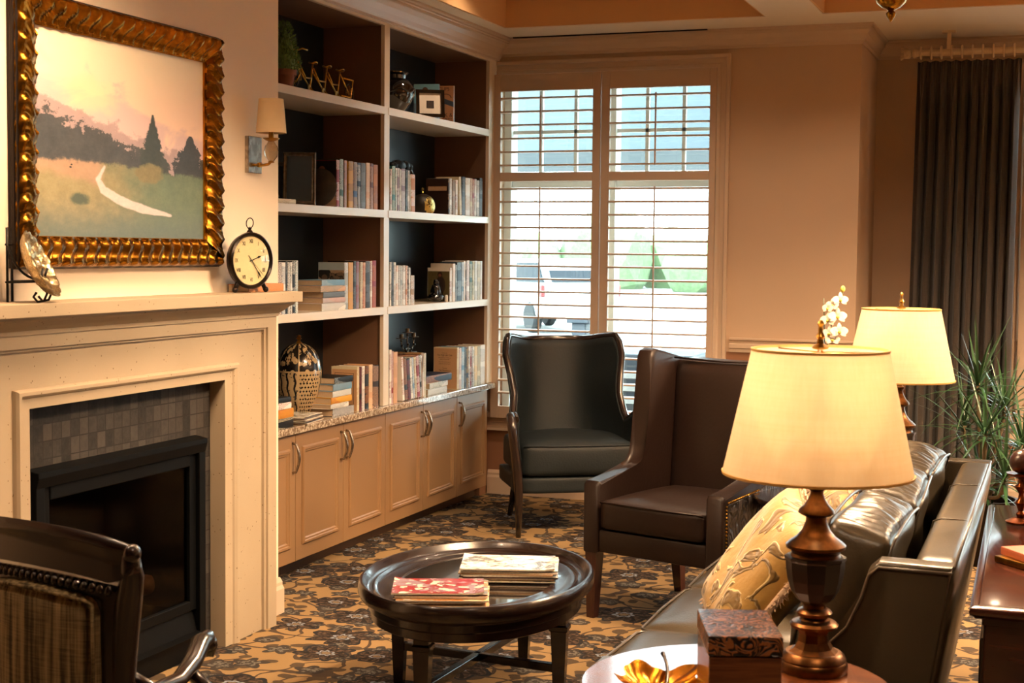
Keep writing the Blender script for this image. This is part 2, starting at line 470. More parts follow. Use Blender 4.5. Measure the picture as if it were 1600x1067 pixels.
def lathe(bm, prof, n=32, c=(0, 0, 0), mi=0, phase=0.0, closed=False, cap=True):
    """prof: (radius, z) pairs bottom to top"""
    rings = []
    for r, z in prof:
        if r < 1e-6: rings.append([bm.verts.new((c[0], c[1], c[2]+z))])
        else: rings.append([bm.verts.new((c[0]+r*math.cos(2*PI*(k+phase)/n), c[1]+r*math.sin(2*PI*(k+phase)/n), c[2]+z)) for k in range(n)])
    for A, Bq in zip(rings, rings[1:]+(rings[:1] if closed else [])):
        if len(A) == 1 and len(Bq) == 1: continue
        for k in range(n):
            if len(A) == 1: vs = (A[0], Bq[(k+1) % n], Bq[k])
            elif len(Bq) == 1: vs = (A[k], A[(k+1) % n], Bq[0])
            else: vs = (A[k], A[(k+1) % n], Bq[(k+1) % n], Bq[k])
            f = bm.faces.new(vs); f.material_index = mi
    for R_ in (() if (closed or not cap) else (rings[0], rings[-1])):
        if len(R_) > 2: bm.faces.new(R_).material_index = mi
    return bm
def sweep(bm, path, prof, nrm, closed=False, mi=0, smooth=False):
    """mitred moulding: prof (u, v) with u to the left of travel seen from +nrm, v along nrm"""
    path = [Vector(p) for p in path]; nrm = Vector(nrm).normalized(); N = len(path); secs = []
    for i, p in enumerate(path):
        dp = (p-path[i-1]).normalized() if (i > 0 or closed) else None
        dn = (path[(i+1) % N]-p).normalized() if (i < N-1 or closed) else None
        if dp is None: side = nrm.cross(dn)
        elif dn is None: side = nrm.cross(dp)
        else:
            a, b = nrm.cross(dp), nrm.cross(dn); s = a+b; side = s/(s.dot(a)) if abs(s.dot(a)) > 1e-6 else a
        secs.append([bm.verts.new(p+side*u+nrm*v) for u, v in prof])
    K = len(prof)
    for i in range(N if closed else N-1):
        A, Bq = secs[i], secs[(i+1) % N]
        for k in range(K):
            f = bm.faces.new((A[k], A[(k+1) % K], Bq[(k+1) % K], Bq[k])); f.material_index = mi; f.smooth = smooth
    if not closed:
        for S_ in (secs[0], secs[-1]): bm.faces.new(S_).material_index = mi
    return bm
def prism(bm, poly, axis, a, b, mi=0, bev=0.0, seg=2):
    """extrude a 2-D polygon along an axis from a to b"""
    def P(p, t):
        return {'x': (t, p[0], p[1]), 'y': (p[0], t, p[1]), 'z': (p[0], p[1], t)}[axis]
    A = [bm.verts.new(P(p, a)) for p in poly]; Bq = [bm.verts.new(P(p, b)) for p in poly]; n = len(poly); fs = []
    fs.append(bm.faces.new(A)); fs.append(bm.faces.new(Bq[::-1]))
    for i in range(n): fs.append(bm.faces.new((A[i], Bq[i], Bq[(i+1) % n], A[(i+1) % n])))
    for f in fs: f.material_index = mi
    if bev:
        es = list(set(list(fs[0].edges)+list(fs[1].edges)))
        bmesh.ops.bevel(bm, geom=es, offset=bev, segments=seg, affect='EDGES', profile=0.5)
    return bm
def text(name, body, size, mat, parent, loc, rot, extrude=0.0004, sx=1.0):
    cu = bpy.data.curves.new(name, 'FONT'); cu.body = body; cu.size = size; cu.extrude = extrude; cu.align_x = 'CENTER'; cu.align_y = 'CENTER'
    cu.materials.append(MT[mat]); tmp = bpy.data.objects.new(name, cu); C.objects.link(tmp)
    me = bpy.data.meshes.new_from_object(tmp); bpy.data.objects.remove(tmp, do_unlink=True); o = bpy.data.objects.new(name, me); C.objects.link(o); o.parent = parent
    o.location = loc; o.rotation_euler = rot; o.scale = (sx, 1, 1); return o
def bez(p0, p1, p2, p3, n=10):
    p0, p1, p2, p3 = map(Vector, (p0, p1, p2, p3))
    return [p0*(1-t)**3+p1*3*t*(1-t)**2+p2*3*t*t*(1-t)+p3*t**3 for t in [i/n for i in range(n+1)]]
def light(name, kind, loc, power, color, size=0.05, rot=(0, 0, 0), parent=None, **k):
    L = bpy.data.lights.new(name, kind); L.energy = power; L.color = rgb(color)[:3]
    if kind in ('POINT', 'SPOT'): L.shadow_soft_size = size
    for a, b in k.items(): setattr(L, a, b)
    o = bpy.data.objects.new(name, L); C.objects.link(o); o.location = loc; o.rotation_euler = rot
    if parent: o.parent = parent
    return o
# ================================================================== THE SETTING
def slab(name, x0, x1, y0, y1, z0, z1, mat, bev=0):
    bm = B(); box(bm, x0, x1, y0, y1, z0, z1, bev=bev); return struct(name, bm, mat)
slab('floor', -4.3, 5.3, -4.3, 10.3, -0.12, 0.0, 'carpet')
# left wall: recess behind the bookcase and the chimney breast that stands forward
bm = B(); box(bm, -4.15, -3.93, -4.2, 9.4, 0, 3.3); struct('wall_left', bm, 'wall')
bm = B(); box(bm, -3.93, -3.22, 3.25, 4.05, 0, 3.0); box(bm, -3.93, -3.22, 4.985, 5.73, 0, 3.0); box(bm, -3.93, -3.22, 4.05, 4.985, 0.83, 3.0); box(bm, -3.93, -3.22, 4.05, 4.985, 0, 0.17)
struct('wall_chimney_breast', bm, 'breast')
# window wall with its opening, upper and lower colour
WX0, WX1, WZ0, WZ1 = -3.50, -2.045, 0.52, 2.76
bm = B()
box(bm, -3.93, WX0, 9.15, 9.40, 1.0, 3.0); box(bm, WX1, -1.16, 9.15, 9.40, 1.0, 3.0)
box(bm, WX0, WX1, 9.15, 9.40, WZ1, 3.0); box(bm, -1.36, -1.16, 9.40, 9.95, 1.0, 3.0)
struct('wall_back', bm, 'wall')
bm = B()
box(bm, -3.93, WX0, 9.15, 9.40, 0, 1.0); box(bm, WX1, -1.16, 9.15, 9.40, 0, 1.0)
box(bm, WX0, WX1, 9.15, 9.40, 0, WZ0); box(bm, -1.36, -1.16, 9.40, 9.95, 0, 1.0)
box(bm, -3.93, -3.56, 9.02, 9.15, 0, 0.71)
struct('wall_wainscot', bm, 'lowwall')
# alcove
AX0, AX1 = -0.24, 3.2
bm = B()
box(bm, -1.36, AX0, 9.95, 10.2, 1.0, 3.0); box(bm, AX1, 5.2, 9.95, 10.2, 1.0, 3.0); box(bm, AX0, AX1, 9.95, 10.2, 2.76, 3.0)
struct('wall_alcove', bm, 'wall')
bm = B()
box(bm, -1.36, AX0, 9.95, 10.2, 0, 1.0); box(bm, AX1, 5.2, 9.95, 10.2, 0, 1.0); box(bm, AX0, AX1, 9.95, 10.2, 0, 0.52)
struct('wall_alcove_wainscot', bm, 'lowwall')
slab('wall_right', 5.0, 5.2, -4.2, 10.2, 0, 3.3, 'wall')
slab('wall_front', -4.15, 5.2, -4.2, -4.0, 0, 3.3, 'wall')
# ceiling: soffit with two tray recesses
bm = B(); z0, z1 = 3.0, 3.34
box(bm, -4.15, 5.2, 8.70, 10.2, z0, z1); box(bm, -4.15, -3.29, -0.5, 8.70, z0, z1)
box(bm, -1.66, -1.33, -0.5, 8.70, z0, z1); box(bm, 2.6, 5.2, -0.5, 8.70, z0, z1); box(bm, -4.15, 5.2, -4.2, -0.5, z0, z1)
struct('ceiling', bm, 'ceiling')
bm = B()
for a, b in ((-3.29, -1.66), (-1.33, 2.6)):
    box(bm, a, b, -0.5, 8.70, 3.32, 3.36)
    box(bm, a, a+0.012, -0.5, 8.70, 3.004, 3.33); box(bm, b-0.012, b, -0.5, 8.70, 3.004, 3.33)
    box(bm, a, b, 8.688, 8.70, 3.004, 3.33); box(bm, a, b, -0.5, -0.488, 3.004, 3.33)
struct('ceiling_tray', bm, 'tray')
bm = B(); box(bm, -3.37, -2.09, 9.062, 9.072, 2.992, 2.9995); struct('trim_dark_strip', bm, 'iron')  # thin dark strip along the top edge of the window crown
# crown moulding, chair rail, baseboards
crown = [(0, 0), (0.010, 0), (0.010, 0.018), (0.020, 0.026), (0.034, 0.055), (0.056, 0.078), (0.060, 0.096), (0.068, 0.090), (0.068, 0.100), (0.075, 0.104), (0.075, 0.115), (0, 0.115)]
bm = B(); sweep(bm, [(5.0, 9.95, 2.885), (-1.16, 9.95, 2.885), (-1.16, 9.15, 2.885), (-3.49, 9.15, 2.885)], crown, (0, 0, 1))
struct('trim_crown', bm, 'trim')
bm = B(); sweep(bm, [(-3.52, 5.73, 2.885), (-3.22, 5.73, 2.885), (-3.22, 3.25, 2.885)], crown, (0, 0, 1)); struct('trim_breast_crown', bm, 'trim')
rail = [(0, 0), (0.012, 0), (0.012, 0.02), (0.022, 0.026), (0.022, 0.05), (0.014, 0.056), (0.014, 0.07), (0.03, 0.078), (0.03, 0.09), (0, 0.09)]
bm = B(); sweep(bm, [(5.0, 9.95, 1.0), (-1.16, 9.95, 1.0), (-1.16, 9.15, 1.0), (-1.93, 9.15, 1.0)], rail, (0, 0, 1)); struct('trim_chair_rail', bm, 'trim')
base = [(0, 0), (0.02, 0), (0.02, 0.11), (0.014, 0.125), (0.014, 0.14), (0.006, 0.16), (0, 0.16)]
bm = B(); sweep(bm, [(5.0, 9.95, 0), (-1.16, 9.95, 0), (-1.16, 9.15, 0), (-3.55, 9.15, 0)], base, (0, 0, 1)); struct('baseboard_back', bm, 'trim')
bm = B(); sweep(bm, [(-3.47, 5.73, 0), (-3.22, 5.73, 0), (-3.22, 5.545, 0)], base, (0, 0, 1)); struct('baseboard_breast', bm, 'trim')

# ------------------------------------------------------------------ windows
def window(name, x0, x1, z0, z1, yw, panes):
    bm = B()
    pr = [(0, 0), (0, 0.02), (0.012, 0.026), (0.03, 0.026), (0.04, 0.018), (0.066, 0.018), (0.072, 0.034), (0.092, 0.034), (0.092, 0)]
    yc = yw
    a, b, c, d = x0-0.0, x1+0.0, z0, z1
    # casing travels clockwise seen from the room so that u points outwards
    sweep(bm, [(a, yc, c), (b, yc, c), (b, yc, d), (a, yc, d)], [(-u, v) for u, v in pr], (0, -1, 0), closed=True)
    box(bm, a-0.10, b+0.10, yc-0.055, yc, c-0.005, c+0.03, bev=0.004)
    w = struct(name, bm, 'trim')
    bm = B()
    for q in ((a, a+0.05), (b-0.05, b)): box(bm, q[0], q[1], yc+0.12, yc+0.24, c, d)
    box(bm, a, b, yc+0.12, yc+0.24, c, c+0.05); box(bm, a, b, yc+0.12, yc+0.24, d-0.05, d)
    for k in range(1, panes):
        xm = a+(b-a)*k/panes; box(bm, xm-0.045, xm+0.045, yc+0.12, yc+0.24, c, d)
    box(bm, a, b, yc+0.15, yc+0.2, 2.04, 2.11)
    for k in range(panes):
        xa, xb = a+(b-a)*k/panes, a+(b-a)*(k+1)/panes
        for t in (1/3, 2/3): xx = xa+(xb-xa)*t; box(bm, xx-0.011, xx+0.011, yc+0.16, yc+0.19, 2.08, d)
        box(bm, xa, xb, yc+0.16, yc+0.19, 2.395, 2.417)
    obj('window_frame', bm, 'sash', w)
    bm = B(); box(bm, a, b, yc+0.172, yc+0.178, c, d); obj('glass', bm, 'glass', w)
    return w
window('window_1', WX0, WX1, WZ0, WZ1, 9.15, 2)
window('window_2', AX0, AX1, WZ0, 2.76, 9.95, 4)
def shutter(name, label, xa, xb, yy, oa, ob, zt=2.765, zb=0.515, rodt=0.5):
    """plantation shutter: stiles, rails, level louvres, two tilt rods"""
    t = thing(name, label, 'window shutter', (xa, yy, zb), 0, 'plantation shutters')
    W = xb-xa; bm = B(); a, b = oa-xa, ob-xa
    Z = lambda z: z-zb
    box(bm, 0, a, -0.016, 0.016, 0, Z(zt), bev=0.003); box(bm, b, W, -0.016, 0.016, 0, Z(zt), bev=0.003)
    for c, d in ((zb, 0.595), (2.072, 2.130), (2.655, zt)): box(bm, a, b, -0.014, 0.014, Z(c), Z(d), bev=0.003)
    obj('shutter_frame', bm, 'shutter', t)
    def louvres(zs, nm):
        bm = B()
        for z in zs:
            pts = [(-0.042, Z(z)-0.0040), (-0.0428, Z(z)+0.001), (-0.040, Z(z)+0.0045), (0, Z(z)+0.0070), (0.040, Z(z)+0.0045), (0.0428, Z(z)+0.001), (0.040, Z(z)-0.004), (0, Z(z)-0.0070), (-0.038, Z(z)-0.0060)]
            prism(bm, pts, 'x', a+0.002, b-0.002)
        obj(nm, bm, 'shutter', t)
    up_ = [2.608-0.0865*i for i in range(6)]; lo = [2.022-0.0835*i for i in range(17)]
    louvres(up_, 'upper_louvres'); louvres(lo, 'lower_louvres')
    xr = a+(b-a)*rodt
    for zs in (up_, lo):
        bm = B(); box(bm, xr-0.005, xr+0.005, -0.056, -0.046, Z(zs[-1])-0.01, Z(zs[0])+0.012, bev=0.002)
        obj('tilt_rod', bm, 'shutter', t)
    return t
shutter('window_shutter', 'cream plantation shutter nearest the bookcase, above the black wing chair', -3.515, -2.778, 9.10, -3.458, -2.83, rodt=0.46)
shutter('window_shutter', 'cream plantation shutter right of the centre stile, behind the brown wing chair', -2.772, -2.030, 9.10, -2.716, -2.07, rodt=0.48)
for i, lab in enumerate(('cream plantation shutter beside the dark curtain in the alcove', 'second cream shutter of the alcove window', 'third cream shutter of the alcove window', 'last cream shutter at the far end of the alcove window')):
    xa = AX0+0.0+i*0.86; shutter('window_shutter', lab, xa, xa+0.855, 9.91, xa+0.055, xa+0.80)

# ------------------------------------------------------------------ outside
slab('ground_outside', -60, 60, 9.4+1.0, 90, -0.3, -0.2, 'asphalt')
slab('canopy_outside', -14, 14, 12.6, 16.0, 2.52, 3.1, 'canopy')
bm = B()
for x in (-9, -2.4, 1.4, 6.2): box(bm, x-0.15, x+0.15, 15.4, 15.7, -0.2, 2.52)
struct('pillar_outside', bm, 'canopy')
def car(name, label, loc, rz, group=None):
    t = thing(name, label, 'car', loc, rz)
    bm = B()
    body = [(-2.2, 0.35), (2.15, 0.35), (2.2, 0.75), (2.1, 0.95), (1.15, 1.08), (-2.15, 1.12), (-2.25, 0.8)]
    prism(bm, body, 'x', -0.9, 0.9, bev=0.08)
    prism(bm, [(-2.1, 1.08), (1.2, 1.05), (0.45, 1.62), (-1.7, 1.66)], 'x', -0.78, 0.78, bev=0.1)
    obj('body', bm, 'carwhite', t)
    bm = B(); prism(bm, [(-1.9, 1.14), (1.0, 1.12), (0.4, 1.54), (-1.62, 1.56)], 'x', -0.80, 0.80); prism(bm, [(-2.1, 1.15), (-1.72, 1.58), (-1.66, 1.58), (-2.0, 1.15)], 'x', -0.66, 0.66); obj('side_windows', bm, 'carglass', t)
    for s in (-1, 1):
        for yy in (-1.4, 1.4):
            bm = B(); T = Matrix.Translation((s*0.82, yy, 0.35)) @ Matrix.Rotation(PI/2, 4, 'Y')
            tb = B(); lathe(tb, [(0.0, -0.11), (0.30, -0.11), (0.35, -0.07), (0.35, 0.07), (0.30, 0.11), (0.22, 0.1), (0.0, 0.1)], 24); bmesh.ops.transform(tb, matrix=T, verts=tb.verts); merge(bm, tb)
            obj('wheel', bm, 'cartyre', t)
        bm = B(); box(bm, s*0.9-0.1, s*0.9+0.02*s+0.0, -2.28, -2.05, 0.82, 1.08, bev=0.02); obj('tail_light', bm, 'carred', t)
    return t
car('car', 'white car with red tail lights parked outside beyond the left shutter', (-11.35, 32.6, -0.2), 0.75)
car('car', 'white car parked far across the lot seen through the shutters', (-5.4, 47.0, -0.2), -1.1)
t = thing('outdoor_unit', 'dark blue louvred metal box standing outside behind the wing chairs', 'outdoor unit', (-3.0, 10.9, -0.2))
bm = B(); box(bm, -0.30, 0.50, -0.3, 0.3, 0, 1.06, bev=0.02); obj('housing', bm, 'unit', t)
bm = B()
for k in range(9): box(bm, -0.26, 0.46, -0.325, -0.3, 0.12+k*0.095, 0.155+k*0.095)
obj('louvres', bm, 'asphalt', t)
bm = B(); box(bm, -0.07, 0.07, -0.07, 0.07, 0, 1.15, bev=0.01); box(bm, -0.11, 0.11, -0.11, 0.11, 1.15, 1.2, bev=0.01)
tag(obj('bollard', bm, 'unit', loc=(-4.2, 13.2, -0.2)), 'grey square bollard outside the left half of the window', 'bollard')
bm = B()
for i in range(26):
    x = -40+i*3.1+random.uniform(-.8, .8); r = random.uniform(1.6, 3.2); tb = B()
    bmesh.ops.create_icosphere(tb, subdivisions=2, radius=r)
    for v in tb.verts: v.co *= random.uniform(0.85, 1.12)
    bmesh.ops.transform(tb, matrix=Matrix.Translation((x, 70+random.uniform(-4, 4), r*0.5)), verts=tb.verts); merge(bm, tb)
o = obj('treeline', bm, 'hedge'); o['kind'] = 'stuff'; o['label'] = 'pale line of trees far beyond the car park'

# ================================================================== BOOKCASE AND BASE CABINETS
XB = -3.505
bc = thing('bookcase', 'built-in bookcase with dark back and cream shelf edges beside the fireplace', 'bookcase', (XB, 5.74, 0.75))
T0 = Vector((XB, 5.74, 0.75))
def lb(bm, x0, x1, y0, y1, z0, z1, **k): box(bm, x0-T0.x, x1-T0.x, y0-T0.y, y1-T0.y, z0-T0.z, z1-T0.z, **k)
bm = B(); lb(bm, -3.905, -3.888, 5.74, 9.03, 0.752, 2.90); obj('back_panel', bm, 'backpanel', bc)
bm = B(); lb(bm, -3.888, XB-0.001, 5.74, 5.862, 0.752, 2.90); obj('side_panel', bm, 'case', bc)
bm = B(); lb(bm, -3.888, XB-0.016, 5.74, 5.878, 0.0, 0.712); obj('base_filler', bm, 'cabinet', bc)
bm = B(); lb(bm, -3.888, XB-0.022, 8.996, 9.03, 0.752, 2.90); obj('side_panel', bm, 'case', bc)
bm = B(); lb(bm, -3.888, XB-0.022, 7.428, 7.464, 0.752, 2.845); obj('divider', bm, 'case', bc)
bm = B(); lb(bm, -3.888, XB-0.022, 5.862, 8.996, 2.845, 2.90); obj('top_panel', bm, 'case', bc)
bm = B(); lb(bm, XB-0.022, XB, 5.84, 5.866, 0.752, 2.86); lb(bm, XB-0.022, XB, 7.413, 7.479, 0.752, 2.845); lb(bm, XB-0.022, XB, 8.996, 9.146, 0.752, 2.845); lb(bm, XB-0.022, XB, 5.74, 9.146, 2.845, 2.90)
obj('face_frame', bm, 'edge', bc)
for ya, yb in ((5.862, 7.428), (7.464, 8.996)):
    for zt in (2.403, 1.837, 1.302):
        bm = B(); lb(bm, -3.888, XB+0.003, ya, yb, zt-0.042, zt, bev=0.002); obj('shelf', bm, 'edge', bc)
bigcrown = [(0, 0), (0.012, 0), (0.014, 0.012), (0.024, 0.022), (0.034, 0.045), (0.052, 0.075), (0.080, 0.095), (0.096, 0.100), (0.096, 0.108), (0.102, 0.112), (0.102, 0.122), (0.116, 0.127), (0.116, 0.139), (0, 0.139)]
bm = B(); sweep(bm, [(0, 3.408, 2.860-0.75), (0, 0.0, 2.860-0.75)], bigcrown, (0, 0, 1)); obj('crown_moulding', bm, 'trim', bc)

def cab_door(parent, y0, y1, side, base):
    """panelled door in its parent's frame, handle on side -1 (near) or +1 (far)"""
    bm = B(); z0, z1 = 0.078, 0.708
    box(bm, -0.02, 0, y0+0.002-base, y1-0.002-base, z0, z1, bev=0.0015)
    prof = [(0, 0.0), (0, 0.004), (-0.006, 0.012), (-0.016, 0.012), (-0.020, 0.006), (-0.028, 0.006), (-0.034, 0.0)]
    a, b, c, d = y0+0.062-base, y1-0.062-base, z0+0.072, z1-0.066
    sweep(bm, [(0, a, c), (0, b, c), (0, b, d), (0, a, d)], [(-u, v) for u, v in prof], (1, 0, 0), closed=True)
    dr = obj('door', bm, 'cabinet', parent)
    yh = (y1-0.032 if side > 0 else y0+0.032)-base
    bm = B(); pts = [(0.0, yh, 0.668), (0.020, yh, 0.664)]+[(0.022+0.016*math.sin(PI*k/8), yh, 0.66-0.13*k/8) for k in range(9)]+[(0.020, yh, 0.526), (0.0, yh, 0.522)]
    tube(bm, pts, [0.006]*2+[0.0055+0.002*math.sin(PI*k/8) for k in range(9)]+[0.006]*2, 8); obj('handle', bm, 'nickel', dr)
units = [((5.88, 6.401), [(5.88, 6.401, 1)], 'single-door taupe base cabinet next to the fireplace'),
         ((6.401, 7.434), [(6.401, 6.918, 1), (6.918, 7.434, -1)], 'double-door taupe base cabinet under the left bookcase bay'),
         ((7.434, 8.476), [(7.434, 7.956, 1), (7.956, 8.476, -1)], 'double-door taupe base cabinet under the right bookcase bay'),
         ((8.476, 8.995), [(8.476, 8.995, -1)], 'single-door taupe base cabinet next to the window')]
for (a, b), doors, lab in units:
    t = thing('base_cabinet', lab, 'cabinet', (-3.5, a, 0), 0, 'base cabinets under the bookcase')
    bm = B(); box(bm, -0.40, -0.0205, 0.001, b-a-0.001, 0.07, 0.713); obj('carcass', bm, 'cabinet', t)
    bm = B(); box(bm, -0.40, -0.085, 0.001, b-a-0.001, 0, 0.07); obj('toe_kick', bm, 'kick', t)
    for d in doors: cab_door(t, d[0], d[1], d[2], a)
bm = B(); box(bm, -3.905, -3.478, 5.745, 9.145, 0.714, 0.750, bev=0.004); tag(obj('countertop', bm, 'granite'), 'speckled granite countertop running along the top of the base cabinets', 'countertop')

# ================================================================== FIREPLACE
fp = thing('fireplace_surround', 'cast limestone fireplace surround with a deep mantel shelf', 'fireplace', (-3.22, 3.6, 0))
F0 = Vector((-3.22, 3.6, 0))
def fb(bm, x0, x1, y0, y1, z0, z1, **k): box(bm, x0-F0.x, x1-F0.x, y0-F0.y, y1-F0.y, z0, z1, **k)
bm = B(); fb(bm, -3.22, -3.03, 3.56, 5.605, 1.394, 1.438, bev=0.003); obj('mantel_shelf', bm, 'stone', fp)
mp = [(0, 0), (0.006, 0.0), (0.010, 0.014), (0.028, 0.028), (0.044, 0.044), (0.058, 0.052), (0.058, 0.061), (0, 0.061)]
bm = B(); sweep(bm, [(0.001, 5.537-3.6, 1.333), (0.1, 5.537-3.6, 1.333), (0.1, 3.66-3.6, 1.333)], [(u, v) for u, v in mp], (0, 0, 1))
fb(bm, -3.219, -3.121, 3.66, 5.536, 1.333, 1.393); obj('bed_moulding', bm, 'stone', fp)
# U-shaped face: stepped profile with its own widths on legs and head
ZI, YR, YL = 1.090, 5.148, 3.945
prof = [(0.00, 0.0), (0.00, 0.085), (0.055, 0.085), (0.06, 0.092), (0.072, 0.099), (0.090, 0.099), (0.100, 0.090), (0.104, 0.078), (0.300, 0.078), (0.302, 0.090), (0.316, 0.090), (0.318, 0.100), (0.389, 0.100), (0.389, 0.0)]
kz = (1.333-ZI)/0.389; kl = (YL-3.66)/0.389
bm = B(); secs = []
for cy, cz, fy, fz in ((YR, 0.0, 1, 0), (YR, ZI, 1, kz), (YL, ZI, -kl, kz), (YL, 0.0, -kl, 0)):
    secs.append([bm.verts.new((v, cy+u*fy-3.6, cz+u*fz)) for u, v in prof])
for A_, B_ in zip(secs, secs[1:]):
    for k in range(len(prof)): bm.faces.new((A_[k], A_[(k+1) % len(prof)], B_[(k+1) % len(prof)], B_[k]))
bm.faces.new(secs[0]); bm.faces.new(secs[-1]); obj('surround_face', bm, 'stone', fp)
bm = B(); fb(bm, -3.219, -3.205, 3.9, 4.05, 0, 1.089); fb(bm, -3.219, -3.205, 4.985, 5.147, 0, 1.089); fb(bm, -3.219, -3.205, 4.05, 4.985, 0.83, 1.089); fb(bm, -3.219, -3.205, 4.05, 4.985, 0, 0.17); obj('tile_field', bm, 'tile', fp)

gi = thing('fireplace_insert', 'black gas fireplace insert with dark glass and fake logs', 'fireplace insert', (-3.20, 4.0, 0))
bm = B()
Y0, Y1 = 0.0, 1.035
prism(bm, [(0, 0.815), (0.045, 0.815), (0.055, 0.85), (0.055, 0.868), (0.0, 0.878)], 'y', Y0, Y1, bev=0.003)
box(bm, 0, 0.045, Y0, Y0+0.045, 0.0, 0.82, bev=0.003); box(bm, 0, 0.045, Y1-0.045, Y1, 0.0, 0.82, bev=0.003)
obj('outer_frame', bm, 'black_metal', gi)
bm = B(); box(bm, 0, 0.028, 0.045, 0.09, 0.19, 0.815, bev=0.003); box(bm, 0, 0.028, Y1-0.09, Y1-0.045, 0.19, 0.815, bev=0.003); box(bm, 0, 0.032, 0.09, Y1-0.09, 0.765, 0.815, bev=0.004); box(bm, 0, 0.030, 0.09, Y1-0.09, 0.19, 0.23, bev=0.003)
obj('inner_frame', bm, 'black_metal', gi)
bm = B(); prism(bm, [(0, 0.0), (0.03, 0.0), (0.03, 0.085), (0.062, 0.096), (0.062, 0.098), (0.03, 0.105), (0.012, 0.19), (0, 0.19)], 'y', 0.045, Y1-0.045); obj('lower_louver', bm, 'black_metal', gi)
bm = B(); box(bm, 0.012, 0.014, 0.09, Y1-0.09, 0.23, 0.765); obj('glass', bm, 'fireglass', gi)
bm = B()
for q in ((-0.40, -0.39, 0.055, 0.98, 0.18, 0.82), (-0.39, -0.004, 0.055, 0.065, 0.18, 0.82), (-0.39, -0.004, 0.97, 0.98, 0.18, 0.82), (-0.39, -0.004, 0.065, 0.97, 0.18, 0.19), (-0.39, -0.004, 0.065, 0.97, 0.81, 0.82)): box(bm, *q)
obj('firebox', bm, 'firebox', gi)
for pts in (((-0.20, 0.16, 0.25), (-0.14, 0.62, 0.27)), ((-0.28, 0.45, 0.27), (-0.12, 0.88, 0.30)), ((-0.24, 0.22, 0.33), (-0.10, 0.52, 0.34)), ((-0.26, 0.80, 0.37), (-0.12, 0.60, 0.33))):
    bm = B(); p, q = Vector(pts[0]), Vector(pts[1]); tube(bm, [p.lerp(q, i/7) for i in range(8)], [0.035+0.008*math.sin(i*2.1) for i in range(8)], 12)
    for v in bm.verts: v.co += Vector((random.uniform(-.005, .005), 0, random.uniform(-.005, .005)))
    obj('log', bm, 'log', gi)

# ------------------------------------------------------------------ gilt-framed landscape
FY0, FY1, FZ0, FZ1 = 3.955, 5.198, 1.546, 2.457   # outer
pf = thing('framed_painting', 'large landscape painting in a ribbed antique gilt frame above the mantel', 'painting', (-3.22, (FY0+FY1)/2, FZ0))
bm = B(); W, H = FY1-FY0, FZ1-FZ0; fwd = 0.115
def frame_side(bm, L, rotm, pitch_=0.066, wd=0.106):
    n = max(8, int(round(L/pitch_))); ns = n*10; ntt = 14; grid = []
    for i in range(ns+1):
        row = []
        for j in range(ntt+1):
            t = j/ntt; a = t*wd; s0 = a; s1 = L-a
            s = s0+(s1-s0)*i/ns
            hgt = 0.026+0.024*math.sin(PI*min(1, 0.25+t*0.85)) if t > 0.06 else 0.024+0.019*(t/0.06)
            ph = 2*PI*(s/(L/n))+2.3*math.sin(2*PI*t*0.9)
            rip = (0.013*(0.5+0.5*math.cos(ph))**0.8+0.005*max(0, math.cos(ph*2+1.2)))*(1 if t > 0.08 else 0.4)
            row.append(bm.verts.new(rotm @ Vector((hgt+rip, s, a))))
        grid.append(row)
    for i in range(ns):
        for j in range(ntt): bm.faces.new((grid[i][j], grid[i+1][j], grid[i+1][j+1], grid[i][j+1])).smooth = True
def RM(ang, oy, oz): return Matrix.Translation((0, oy, oz)) @ Matrix.Rotation(ang, 4, 'X')
frame_side(bm, W, RM(0, -W/2, 0)); frame_side(bm, H, RM(PI/2, W/2, 0)); frame_side(bm, W, RM(PI, W/2, H)); frame_side(bm, H, RM(-PI/2, -W/2, H))
pr = [(0, 0), (0, 0.012), (-0.003, 0.015), (-0.003, 0.026), (0.002, 0.030), (0.002, 0.038), (0.006, 0.042), (0.010, 0.0)]
obj('gilt_frame', bm, 'gilt', pf, smooth=50)
bm = B(); sweep(bm, [(0.001, -W/2, 0), (0.001, W/2, 0), (0.001, W/2, H), (0.001, -W/2, H)], pr, (1, 0, 0), closed=True); obj('frame_back_edge', bm, 'bronze', pf)
bm = B(); sweep(bm, [(0.022, -W/2+0.096, 0.096), (0.022, W/2-0.096, 0.096), (0.022, W/2-0.096, H-0.096), (0.022, -W/2+0.096, H-0.096)], [(0, -0.01), (0, 0.012), (0.012, 0.006), (0.012, -0.01)], (1, 0, 0), closed=True); obj('inner_slip', bm, 'gold', pf)
